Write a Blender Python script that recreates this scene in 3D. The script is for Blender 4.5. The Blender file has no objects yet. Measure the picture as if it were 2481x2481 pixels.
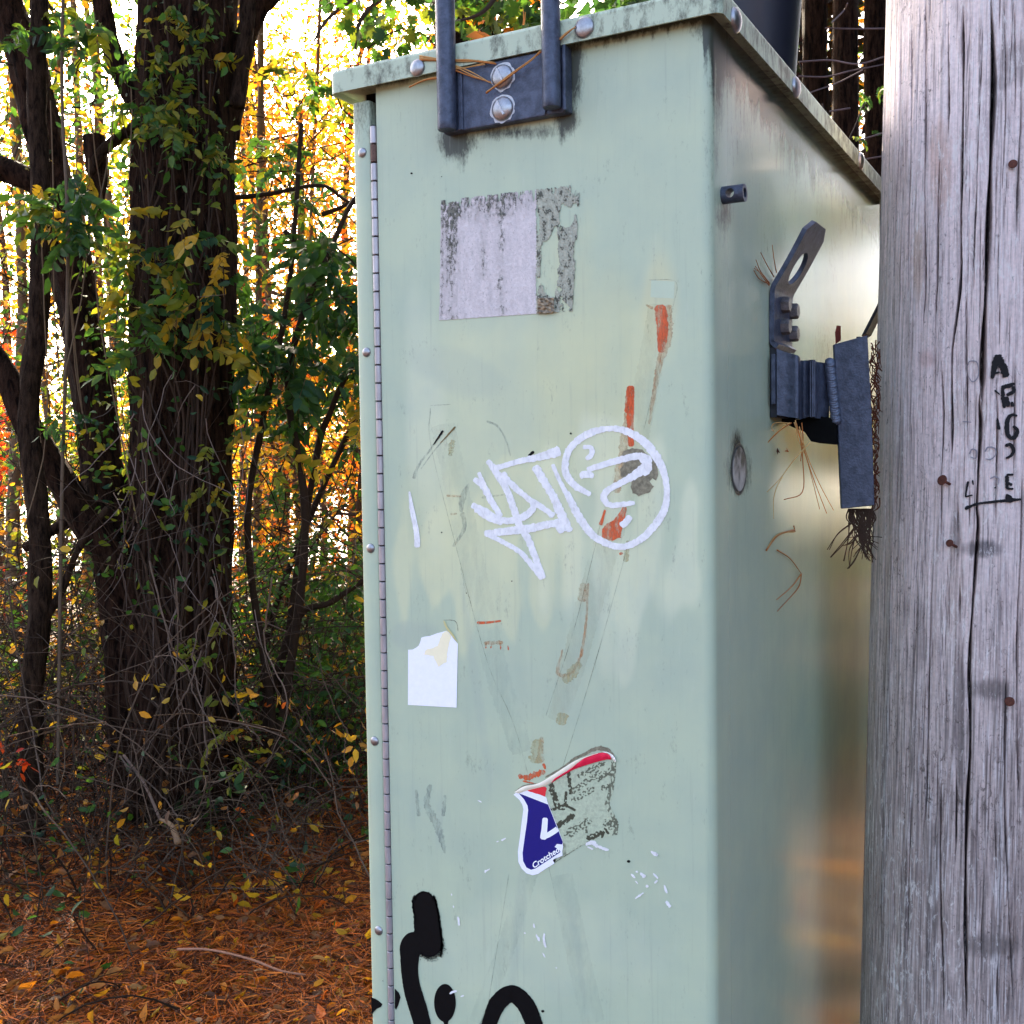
import bpy, math, random
import numpy as np
from mathutils import Vector, Matrix, noise as mnoise
random.seed(7); RN = np.random.default_rng(7)
SC = bpy.context.scene; COL = SC.collection

# ------------------------------------------------------------------ camera, sky, sun, exposure
EYE = np.array([.451, -1.3825, 1.6]); YAW, PIT, ROL = .4963, .049, -.0146; FPX = 2668.5; HALF = 1240.5
FW = np.array([-math.sin(YAW)*math.cos(PIT), math.cos(YAW)*math.cos(PIT), -math.sin(PIT)])
_R = np.array([math.cos(YAW), math.sin(YAW), 0.]); _U = np.cross(_R, FW)
RT = math.cos(ROL)*_R+math.sin(ROL)*_U; UP = -math.sin(ROL)*_R+math.cos(ROL)*_U
cam_d = bpy.data.cameras.new('camera'); cam = bpy.data.objects.new('camera', cam_d); COL.objects.link(cam)
cam_d.sensor_width = 36; cam_d.lens = 36*FPX/2481; cam_d.clip_start = .05; cam_d.clip_end = 3000
M = Matrix.Identity(4)
for i in range(3): M[i][0], M[i][1], M[i][2], M[i][3] = RT[i], UP[i], -FW[i], EYE[i]
cam.matrix_world = M; SC.camera = cam
SUN_AZ, SUN_EL = math.radians(-44), math.radians(30)      # heading from +Y, clockwise positive
w = bpy.data.worlds.new('World'); SC.world = w; w.use_nodes = True
nt = w.node_tree; nt.nodes.clear()
sky = nt.nodes.new('ShaderNodeTexSky'); sky.sky_type = 'NISHITA'; sky.sun_disc = False
sky.sun_elevation = SUN_EL; sky.sun_rotation = SUN_AZ; sky.air_density = .8; sky.dust_density = 6.0; sky.ozone_density = .2
bg = nt.nodes.new('ShaderNodeBackground'); bg.inputs[1].default_value = .15
wo = nt.nodes.new('ShaderNodeOutputWorld'); nt.links.new(sky.outputs[0], bg.inputs[0]); nt.links.new(bg.outputs[0], wo.inputs[0])
sd = bpy.data.lights.new('sun', 'SUN'); sd.energy = 5.0; sd.angle = math.radians(.5); sd.color = (1, .88, .68)
so = bpy.data.objects.new('sun', sd); COL.objects.link(so)
sv = Vector((math.sin(SUN_AZ)*math.cos(SUN_EL), math.cos(SUN_AZ)*math.cos(SUN_EL), math.sin(SUN_EL)))
so.rotation_euler = sv.to_track_quat('Z', 'Y').to_euler(); so.location = (0, 0, 20)
VS = SC.view_settings; VS.view_transform = 'Standard'; VS.look = 'None'; VS.exposure = 2.72; VS.gamma = 1; VS.use_curve_mapping = False

# ------------------------------------------------------------------ geometry of the view: photo pixel (0..2481) -> point on a real plane
def ray(u, v): return FW+(u-HALF)/FPX*RT-(v-HALF)/FPX*UP
def on(u, v, ax, val):
    d = ray(u, v); return EYE+d*((val-EYE[ax])/d[ax])
def front(u, v, y=0.): return on(u, v, 1, y)
def side(u, v, x=0.): return on(u, v, 0, x)
def grd(u, v, z=0.): return on(u, v, 2, z)
def at(u, v, d): return EYE+ray(u, v)*d
def project(P):
    d = P-EYE; z = d@FW; return np.stack([HALF+FPX*(d@RT)/z, HALF-FPX*(d@UP)/z], -1)
CR = dict(T1=(780,0,.3623), T2=(1680,0,.2588), T3=(1750,500,.2588), T4=(1750,900,.3106), T5=(2080,700,.3106), T6=(900,400,.3106),
          T7=(950,950,.3882), T8=(1150,1750,.2847), B1=(860,2050,.2795), B2=(900,1450,.2847), F3=(0,0,.4658), F4=(0,700,.4658),
          F5=(0,1400,.4658), F6=(0,1900,.4658), F7=(2080,0,.3622), F8=(1750,1400,.5597), D=(0,0,1.2842), S=(0,0,1.))
def cs(k, pts):
    x, y, s = CR[k]; return [(x+p[0]*s, y+p[1]*s)+tuple(p[2:]) for p in pts]
def lin(r, g, b, k=1.):
    f = lambda c: (c/255/12.92 if c/255 <= .04045 else ((c/255+.055)/1.055)**2.4)*k
    return (f(r), f(g), f(b))

# ------------------------------------------------------------------ objects
def tag(o, label=None, cat=None, group=None, kind=None):
    if label: o['label'] = label
    if cat: o['category'] = cat
    if group: o['group'] = group
    if kind: o['kind'] = kind
    return o
def empty(name, loc, label, cat, group=None):
    o = bpy.data.objects.new(name, None); COL.objects.link(o); o.location = loc; o.empty_display_size = .05
    return tag(o, label, cat, group)
def link(name, me, parent=None):
    o = bpy.data.objects.new(name, me); COL.objects.link(o)
    if parent is not None:
        o.parent = parent; o.matrix_parent_inverse = Matrix.Translation(-Vector(parent.location))
    return o
class MB:
    def __init__(s): s.v = []; s.f = []; s.c = []; s.n = 0
    def add(s, V, F, col=None):
        V = np.asarray(V, float).reshape(-1, 3); s.v.append(V)
        for f in F: s.f.append(tuple(int(i)+s.n for i in f))
        if col is not None:
            c = np.asarray(col, float)
            s.c.append(np.tile(c, (len(V), 1)) if c.ndim == 1 else c)
        s.n += len(V); return s
    def mesh(s, name, mat, smooth=False, sharp=None):
        me = bpy.data.meshes.new(name); me.from_pydata(np.concatenate(s.v).tolist(), [], s.f)
        if s.c:
            a = me.color_attributes.new('tint', 'FLOAT_COLOR', 'POINT'); C = np.concatenate(s.c)
            a.data.foreach_set('color', np.hstack([C, np.ones((len(C), 1))]).astype(np.float32).ravel())
        if mat is not None: me.materials.append(mat)
        if smooth: me.polygons.foreach_set('use_smooth', [True]*len(me.polygons))
        me.update()
        if sharp: me.set_sharp_from_angle(angle=math.radians(sharp))
        return me
    def build(s, name, mat, parent=None, smooth=False, sharp=None):
        return link(name, s.mesh(name, mat, smooth, sharp), parent)
def fast_mesh(name, V, F, mat, tint=None, extra=None, smooth=False):      # V (n,3), F (m,k)
    me = bpy.data.meshes.new(name); n, (m, k) = len(V), F.shape
    me.vertices.add(n); me.vertices.foreach_set('co', V.astype(np.float32).ravel())
    me.loops.add(m*k); me.loops.foreach_set('vertex_index', F.astype(np.int32).ravel())
    me.polygons.add(m); me.polygons.foreach_set('loop_start', np.arange(0, m*k, k, dtype=np.int32))
    if smooth: me.polygons.foreach_set('use_smooth', np.ones(m, bool))
    me.update(calc_edges=True)
    if tint is not None:
        a = me.color_attributes.new('tint', 'FLOAT_COLOR', 'POINT')
        a.data.foreach_set('color', np.hstack([tint, np.ones((n, 1))]).astype(np.float32).ravel())
    if extra:
        for nm, arr in extra.items():
            a = me.attributes.new(nm, 'FLOAT', 'POINT'); a.data.foreach_set('value', arr.astype(np.float32))
    me.materials.append(mat); return me
def grid_faces(r, c):
    i = np.arange(r-1)[:, None]*c+np.arange(c-1)[None, :]; i = i.ravel()
    return np.stack([i, i+1, i+c+1, i+c], 1)
def box(mb, x0, x1, y0, y1, z0, z1, b=0.):
    if b <= 0:
        V = [(x, y, z) for z in (z0, z1) for y in (y0, y1) for x in (x0, x1)]
        return mb.add(V, [(0,2,3,1), (4,5,7,6), (0,1,5,4), (2,6,7,3), (0,4,6,2), (1,3,7,5)])
    import bmesh
    bm = bmesh.new(); bmesh.ops.create_cube(bm, size=1)
    for v in bm.verts: v.co = Vector(((x0+x1)/2+v.co.x*(x1-x0), (y0+y1)/2+v.co.y*(y1-y0), (z0+z1)/2+v.co.z*(z1-z0)))
    bmesh.ops.bevel(bm, geom=bm.edges[:], offset=b, segments=3, affect='EDGES', profile=.6)
    bm.verts.index_update(); mb.add([v.co[:] for v in bm.verts], [[v.index for v in f.verts] for f in bm.faces]); bm.free(); return mb
def lathe(mb, c, axis, prof, n=20, squash=None):                           # prof: (radius, height along axis)
    a = Vector(axis).normalized(); t = a.orthogonal().normalized(); b = a.cross(t); V = []; F = []
    for r, h in prof:
        for i in range(n):
            an = 2*math.pi*i/n; V.append(tuple(Vector(c)+a*h+(t*math.cos(an)+b*math.sin(an))*r))
    for j in range(len(prof)-1):
        for i in range(n): F.append((j*n+i, j*n+(i+1) % n, (j+1)*n+(i+1) % n, (j+1)*n+i))
    F.append(tuple(range(n))[::-1]); F.append(tuple((len(prof)-1)*n+i for i in range(n)))
    return mb.add(V, F)
def dome(mb, c, axis, r, h, n=22): return lathe(mb, c, axis, [(r, 0), (r, h*.12)]+[(r*math.cos(t*math.pi/12), h*(.12+.88*math.sin(t*math.pi/12))) for t in range(1, 6)]+[(r*.06, h)], n)
def smooth_path(P, n):
    P = np.asarray(P, float); m = len(P)
    if m < 3: return np.array([P[0]+(P[-1]-P[0])*t for t in np.linspace(0, 1, n)])
    Q = np.vstack([2*P[0]-P[1], P, 2*P[-1]-P[-2]]); out = []
    for t in np.linspace(0, m-1-1e-9, n):
        i = int(t); f = t-i; a, b, c, d = Q[i:i+4]
        out.append(.5*((2*b)+(-a+c)*f+(2*a-5*b+4*c-d)*f*f+(-a+3*b-3*c+d)*f**3))
    return np.array(out)
def tube(mb, P, R, n=5, col=None, rough=0., seed=0):
    P = np.asarray(P, float); m = len(P); R = np.broadcast_to(np.asarray(R, float), (m,)) if np.ndim(R) < 2 else R
    T = np.gradient(P, axis=0); T /= np.linalg.norm(T, axis=1)[:, None]+1e-12
    ref = np.array([.31, .94, .12]); A = np.cross(T, ref); A /= np.linalg.norm(A, axis=1)[:, None]+1e-9; B = np.cross(T, A)
    an = np.linspace(0, 2*math.pi, n, endpoint=False); V = np.empty((m, n, 3)); k = np.ones((m, n))
    if rough:
        s = np.cumsum(np.linalg.norm(np.gradient(P, axis=0), axis=1))
        for i in range(m):
            for j in range(n):
                q = Vector((math.cos(an[j])*2.2, math.sin(an[j])*2.2, s[i]*2.0/max(R[0]*8, .05)+seed*7.1))
                k[i, j] = 1+rough*(mnoise.noise(q)*1.1+mnoise.noise(q*3.1)*.6+mnoise.noise(Vector((q.x*5, q.y*5, q.z*1.5)))*.35)
    V = P[:, None]+(A[:, None]*np.cos(an)[None, :, None]+B[:, None]*np.sin(an)[None, :, None])*(R[:, None]*k)[..., None]
    F = []
    for i in range(m-1):
        for j in range(n): F.append((i*n+j, i*n+(j+1) % n, (i+1)*n+(j+1) % n, (i+1)*n+j))
    F.append(tuple(range(n))[::-1]); F.append(tuple((m-1)*n+j for j in range(n)))
    return mb.add(V.reshape(-1, 3), F, col)

# ------------------------------------------------------------------ materials
def nodes(name):
    m = bpy.data.materials.new(name); m.use_nodes = True; t = m.node_tree; p = t.nodes['Principled BSDF']; return m, t, p
def N(t, kind, **kw):
    n = t.nodes.new(kind)
    for k, v in kw.items():
        if k in ('op', 'operation'): n.operation = v
        elif hasattr(n, k): setattr(n, k, v)
    return n
def noise(t, scale, detail=4, rough=.6, vec=None, stretch=None, dist=0):
    n = t.nodes.new('ShaderNodeTexNoise'); n.inputs['Scale'].default_value = scale; n.inputs['Detail'].default_value = detail
    n.inputs['Roughness'].default_value = rough; n.inputs['Distortion'].default_value = dist
    g = t.nodes.new('ShaderNodeNewGeometry') if vec is None else None
    src = g.outputs['Position'] if vec is None else vec
    if stretch:
        mp = t.nodes.new('ShaderNodeMapping'); mp.inputs['Scale'].default_value = stretch; t.links.new(src, mp.inputs[0]); src = mp.outputs[0]
    t.links.new(src, n.inputs['Vector']); return n
def ramp(t, src, stops):
    r = t.nodes.new('ShaderNodeValToRGB'); e = r.color_ramp.elements
    while len(e) < len(stops): e.new(.5)
    for i, (p, c) in enumerate(stops): e[i].position = p; e[i].color = (c, c, c, 1) if not isinstance(c, tuple) else c+(1,)
    t.links.new(src, r.inputs[0]); return r
def mix(t, fac, a, b, mode='MIX'):
    m = t.nodes.new('ShaderNodeMix'); m.data_type = 'RGBA'; m.blend_type = mode
    for i, x in ((0, fac), (6, a), (7, b)):
        if isinstance(x, (int, float)): m.inputs[i].default_value = x
        elif isinstance(x, tuple): m.inputs[i].default_value = x+(1,) if len(x) == 3 else x
        else: t.links.new(x, m.inputs[i])
    return m.outputs[2]
def bump(t, p, src, strength=.3, dist=.002):
    b = t.nodes.new('ShaderNodeBump'); b.inputs['Strength'].default_value = strength; b.inputs['Distance'].default_value = dist
    t.links.new(src, b.inputs['Height']); t.links.new(b.outputs[0], p.inputs['Normal']); return b
def simple(name, col, rough=.6, metal=0., var=.25, scale=60, bmp=.15, bd=.001, dark=None, stretch=None, spec=.5):
    m, t, p = nodes(name); p.inputs['Specular IOR Level'].default_value = spec; n = noise(t, scale, 5, .65, stretch=stretch)
    d = dark or tuple(c*(1-var) for c in col); r = ramp(t, n.outputs[0], [(.35, 0.), (.65, 1.)])
    t.links.new(mix(t, r.outputs[0], d, tuple(col)), p.inputs['Base Color'])
    p.inputs['Roughness'].default_value = rough; p.inputs['Metallic'].default_value = metal
    n2 = noise(t, scale*4, 3, .6, stretch=stretch); bump(t, p, n2.outputs[0], bmp, bd); return m
def mth(t, op, a, b, c=None):
    n = t.nodes.new('ShaderNodeMath'); n.operation = op
    for i, x in enumerate((a, b, c)):
        if x is None: continue
        if isinstance(x, (int, float)): n.inputs[i].default_value = x
        else: t.links.new(x, n.inputs[i])
    return n.outputs[0]
def m_paint():
    m, t, p = nodes('cabinet_paint'); a = N(t, 'ShaderNodeAttribute', attribute_name='tint'); g = N(t, 'ShaderNodeAttribute', attribute_name='grime')
    gl = N(t, 'ShaderNodeAttribute', attribute_name='gloss')
    n1 = noise(t, 9, 4, .6); n2 = noise(t, 5, 5, .65, stretch=(6, 6, .8)); n3 = noise(t, 260, 3, .7)
    c = mix(t, ramp(t, n1.outputs[0], [(.35, 0.), (.65, 1.)]).outputs[0], (.93, .95, .97), (1.05, 1.04, 1.0), 'MIX')
    base = mix(t, 1., a.outputs['Color'], c, 'MULTIPLY')
    base = mix(t, 1., base, mix(t, n2.outputs[0], (.95, .95, .955), (1.05, 1.05, 1.05)), 'MULTIPLY')
    nn = noise(t, 300, 6, .75, stretch=(1, 1, .45)); ns = noise(t, 60, 4, .7, stretch=(2, 2, .5))
    s1 = N(t, 'ShaderNodeMath', operation='ADD'); t.links.new(nn.outputs[0], s1.inputs[0]); t.links.new(ns.outputs[0], s1.inputs[1])
    s2 = N(t, 'ShaderNodeMath', operation='MULTIPLY_ADD'); t.links.new(g.outputs['Fac'], s2.inputs[0]); s2.inputs[1].default_value = 1.15; t.links.new(s1.outputs[0], s2.inputs[2])
    f = ramp(t, s2.outputs[0], [(0., 0.), (1., 1.)])
    mr = N(t, 'ShaderNodeMapRange'); t.links.new(s2.outputs[0], mr.inputs[0])
    mr.inputs[1].default_value = 1.22; mr.inputs[2].default_value = 1.75; mr.inputs[3].default_value = 0; mr.inputs[4].default_value = .93
    base = mix(t, mr.outputs[0], base, (.035, .036, .028))
    sk = noise(t, 130, 5, .8, stretch=(1, 1, .8)); base = mix(t, ramp(t, sk.outputs[0], [(.66, 0.), (.74, .45)]).outputs[0], base, (.16, .17, .14))
    sl = noise(t, 34, 6, .75, stretch=(4, 4, .12)); base = mix(t, ramp(t, sl.outputs[0], [(.56, 0.), (.74, .28)]).outputs[0], base, (.22, .25, .21))
    sw = noise(t, 50, 6, .75, stretch=(3, 3, .3), dist=.6); base = mix(t, ramp(t, sw.outputs[0], [(.60, 0.), (.72, .22)]).outputs[0], base, (.62, .66, .58))
    t.links.new(base, p.inputs['Base Color'])
    r = N(t, 'ShaderNodeMapRange'); t.links.new(gl.outputs['Fac'], r.inputs[0]); r.inputs[3].default_value = .5; r.inputs[4].default_value = .09
    t.links.new(r.outputs[0], p.inputs['Roughness']); t.links.new(r.outputs[0], r.inputs[0]) if False else None
    p.inputs['Specular IOR Level'].default_value = .37
    v = noise(t, 420, 3, .5); bb = bump(t, p, v.outputs[0], .22, .0006); t.links.new(mth(t, 'MULTIPLY_ADD', gl.outputs['Fac'], .16, .10), bb.inputs['Strength']); return m
def m_leaf(name='leaf_blade', trans=.55, rough=.45):
    m, t, p = nodes(name); a = N(t, 'ShaderNodeAttribute', attribute_name='tint')
    n = noise(t, 70, 3); c = mix(t, 1., a.outputs['Color'], mix(t, n.outputs[0], (.7, .7, .65), (1.25, 1.25, 1.3)), 'MULTIPLY')
    t.links.new(c, p.inputs['Base Color']); p.inputs['Roughness'].default_value = rough; p.inputs['Specular IOR Level'].default_value = .35
    tr = t.nodes.new('ShaderNodeBsdfTranslucent'); t.links.new(mix(t, 1., c, (1.25, 1.05, .42), 'MULTIPLY'), tr.inputs[0])
    ms = t.nodes.new('ShaderNodeMixShader'); ms.inputs[0].default_value = trans
    t.links.new(p.outputs[0], ms.inputs[1]); t.links.new(tr.outputs[0], ms.inputs[2]); t.links.new(ms.outputs[0], t.nodes['Material Output'].inputs[0]); return m
def m_tint(name, rough=.7, bmp=.3, bs=300, bd=.0008, spec=.4, var=.12):
    m, t, p = nodes(name); a = N(t, 'ShaderNodeAttribute', attribute_name='tint'); n = noise(t, bs*.5, 4, .7)
    t.links.new(mix(t, 1., a.outputs['Color'], mix(t, n.outputs[0], (1-var*2,)*3, (1+var*2,)*3), 'MULTIPLY'), p.inputs['Base Color'])
    p.inputs['Roughness'].default_value = rough; p.inputs['Specular IOR Level'].default_value = spec
    bump(t, p, noise(t, bs, 4, .65).outputs[0], bmp, bd); return m
def m_bark(name, c0, c1, sc=14):
    m, t, p = nodes(name); n = noise(t, sc, 6, .7, stretch=(3, 3, .7), dist=.4); n2 = noise(t, sc*6, 4, .7, stretch=(2, 2, .8))
    r = ramp(t, n.outputs[0], [(.38, 0.), (.62, 1.)]); c = mix(t, r.outputs[0], c0, c1)
    t.links.new(mix(t, 1., c, mix(t, n2.outputs[0], (.6, .6, .6), (1.4, 1.4, 1.4)), 'MULTIPLY'), p.inputs['Base Color'])
    p.inputs['Roughness'].default_value = .9; p.inputs['Specular IOR Level'].default_value = .06
    s = N(t, 'ShaderNodeMath', operation='ADD'); t.links.new(n.outputs[0], s.inputs[0]); t.links.new(n2.outputs[0], s.inputs[1]); bump(t, p, s.outputs[0], .9, .02); return m
PAINT = m_paint()
WBK = np.array((1.17, 1.075, .89)); BASE0 = np.array(lin(178, 198, 188))*.90; BASE = BASE0*WBK
LIDP = simple('lid_paint', (.42, .5, .43), .5, 0, .25, 22, .25, .0006, dark=(.30, .36, .29))
GALV = simple('blue_grey_galvanised_steel', (.080, .095, .145), .45, .3, .4, 75, .7, .0012, dark=(.034, .042, .068))
GALVD = simple('dark_galvanised_steel', (.022, .025, .036), .55, .3, .4, 50, .4, .001)
HEXM = simple('brown_grey_bolt_steel', (.17, .155, .16), .42, .5, .5, 150, .6, .0012)
BOLT = simple('dull_zinc_bolt', (.42, .41, .43), .35, .9, .35, 120, .3, .0006)
HING = simple('hinge_steel', (.52, .47, .49), .4, .45, .3, 90, .3, .0006, stretch=(1, 1, .2))
RUSTK = simple('rusty_hinge_steel', (.20, .11, .085), .7, .3, .5, 160, .5, .001)
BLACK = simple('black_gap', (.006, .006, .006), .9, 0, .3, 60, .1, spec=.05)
RUST = simple('rusty_nail_iron', (.15, .042, .024), .75, .2, .5, 300, .5, .001)
def thin(name, col, a0, a1, scale=60):
    m = simple(name, col, .6, 0, .2, scale, .1); t = m.node_tree; n = noise(t, scale*2.2, 5, .7, stretch=(1, 1, .35)); p = t.nodes['Principled BSDF']
    mr = N(t, 'ShaderNodeMapRange'); t.links.new(n.outputs[0], mr.inputs[0]); mr.inputs[1].default_value = .38; mr.inputs[2].default_value = .62; mr.inputs[3].default_value = a0; mr.inputs[4].default_value = a1
    t.links.new(mr.outputs[0], p.inputs['Alpha']); return m
SPRAY = simple('black_spray_paint', (.004, .004, .005), .6, 0, .3, 90, .1, spec=.12)

WHITEP = thin('white_paint_marker', (.90, .89, .90), .86, 1.3, 90)
ORANGE = thin('orange_paint', (.74, .11, .022), .35, 1.)
ORANGEF = thin('faded_orange_paint', (.62, .30, .12), .08, .5)
GREYP = thin('faint_grey_marker', (.24, .29, .29), .05, .38)
PENCIL = thin('thin_dark_scratch', (.10, .12, .10), .0, .55, 30)
NAVY = simple('navy_painted_steel', (.009, .011, .026), .5, .1, .2, 8, .15, .001)
STW = m_tint('sticker_paper', .5, .1, 200, .0003, .4, .04)
FOIL = m_tint('weathered_foil_label', .45, .5, 420, .001, .4, .15)
POLE = m_tint('weathered_pole_wood', .85, .5, 260, .0012, .15, .16)
_t = POLE.node_tree; _p = _t.nodes['Principled BSDF']; _src = _p.inputs['Base Color'].links[0].from_socket
_g = noise(_t, 170, 5, .7, stretch=(1, 1, .035), dist=.3); _h = noise(_t, 60, 5, .75, stretch=(1, 1, .12)); _c = mix(_t, 1., _src, ramp(_t, _g.outputs[0], [(.34, (.62, .6, .62)), (.5, (1., 1., 1.)), (.68, (1.12, 1.1, 1.1))]).outputs[0], 'MULTIPLY')
_c = mix(_t, ramp(_t, _h.outputs[0], [(.60, 0.), (.74, .55)]).outputs[0], _c, (.10, .08, .075)); _f = noise(_t, 115, 6, .8, stretch=(1, 1, .3), dist=.5); _k = noise(_t, 9, 4, .6, stretch=(1, 1, .4)); _s = mth(_t, 'ADD', _f.outputs[0], mth(_t, 'MULTIPLY', _k.outputs[0], .45))
_c = mix(_t, ramp(_t, _s, [(.79, 0.), (.88, .8)]).outputs[0], _c, (.80, .73, .70)); _d = noise(_t, 140, 6, .8, stretch=(1, 1, .45), dist=1.); _s2 = mth(_t, 'SUBTRACT', _d.outputs[0], mth(_t, 'MULTIPLY', _k.outputs[0], .35))
_c = mix(_t, ramp(_t, _s2, [(.40, 0.), (.50, .8)]).outputs[0], _c, (.075, .055, .05)); _w = noise(_t, 14, 4, .6, stretch=(1, 1, .15)); _c = mix(_t, ramp(_t, _w.outputs[0], [(.56, 0.), (.76, .3)]).outputs[0], _c, (.36, .22, .15)); _t.links.new(_c, _p.inputs['Base Color'])
bump(_t, _p, _g.outputs[0], .6, .0015)
LEAF = m_leaf(); TWIG = m_tint('twig_bark', .85, .4, 200, .001, .1, .2)
BARK = m_bark('dark_ridged_bark', (.006, .003, .002), (.050, .025, .016)); BARKL = m_bark('brown_bark', (.012, .007, .005), (.06, .036, .024), 20)
NEED = m_tint('dry_pine_needle', .6, .1, 100, .0003, .15, .15)
HALO = simple('white_sealant', (.6, .62, .66), .5, 0, .2, 200, .3)
# ------------------------------------------------------------------ setting: ground, clearing
m, t, p = nodes('forest_floor'); n1 = noise(t, 3, 6, .7); n2 = noise(t, 45, 6, .75)
c = mix(t, ramp(t, n1.outputs[0], [(.4, 0.), (.6, 1.)]).outputs[0], (.02, .007, .003), (.085, .028, .008))
t.links.new(mix(t, 1., c, mix(t, n2.outputs[0], (.35, .3, .3), (1.6, 1.6, 1.5)), 'MULTIPLY'), p.inputs['Base Color']); p.inputs['Roughness'].default_value = .95
bump(t, p, n2.outputs[0], .8, .03); FLOOR = m
def ground_h(x, y):
    d = (x-EYE[0])*FW[0]/math.hypot(FW[0], FW[1])+(y-EYE[1])*FW[1]/math.hypot(FW[0], FW[1])
    k = min(1, max(0, (abs(x)+abs(y)-2.5)/3))
    return k*(.05*mnoise.noise(Vector((x*.55, y*.55, 1.3)))+.025*mnoise.noise(Vector((x*1.9, y*1.9, 4.))))
xs = np.unique(np.concatenate([-np.geomspace(16, 1500, 14), np.linspace(-14, 14, 113), np.geomspace(16, 1500, 14)]))
ys = np.unique(np.concatenate([-np.geomspace(12, 1500, 14), np.linspace(-10, 24, 137), np.geomspace(26, 1500, 14)]))
XX, YY = np.meshgrid(xs, ys); V = np.stack([XX.ravel(), YY.ravel(), np.zeros(XX.size)], 1)
for v in V:
    if abs(v[0]) < 15 and abs(v[1]) < 25: v[2] = ground_h(v[0], v[1])
tag(link('ground', fast_mesh('ground', V, grid_faces(len(ys), len(xs)), FLOOR, smooth=True)), kind='structure')
# pale open clearing beyond the strip of wood
ROADM = simple('pale_sunlit_gravel', (.62, .58, .50), .9, 0, .15, 2, .3, .01)
def axpt(a, d, z=0.):      # a: metres to the right of the camera axis, d: metres ahead
    f = FW[:2]/np.hypot(*FW[:2]); r = np.array([f[1], -f[0]]); q = EYE[:2]+f*d+r*a; return np.array([q[0], q[1], z])
rm = MB(); rm.add([axpt(-60, 15.5, .09), axpt(60, 15.5, .09), axpt(60, 60, .09), axpt(-60, 60, .09)], [(0, 1, 2, 3)])
tag(rm.build('clearing', ROADM), kind='structure')

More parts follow.
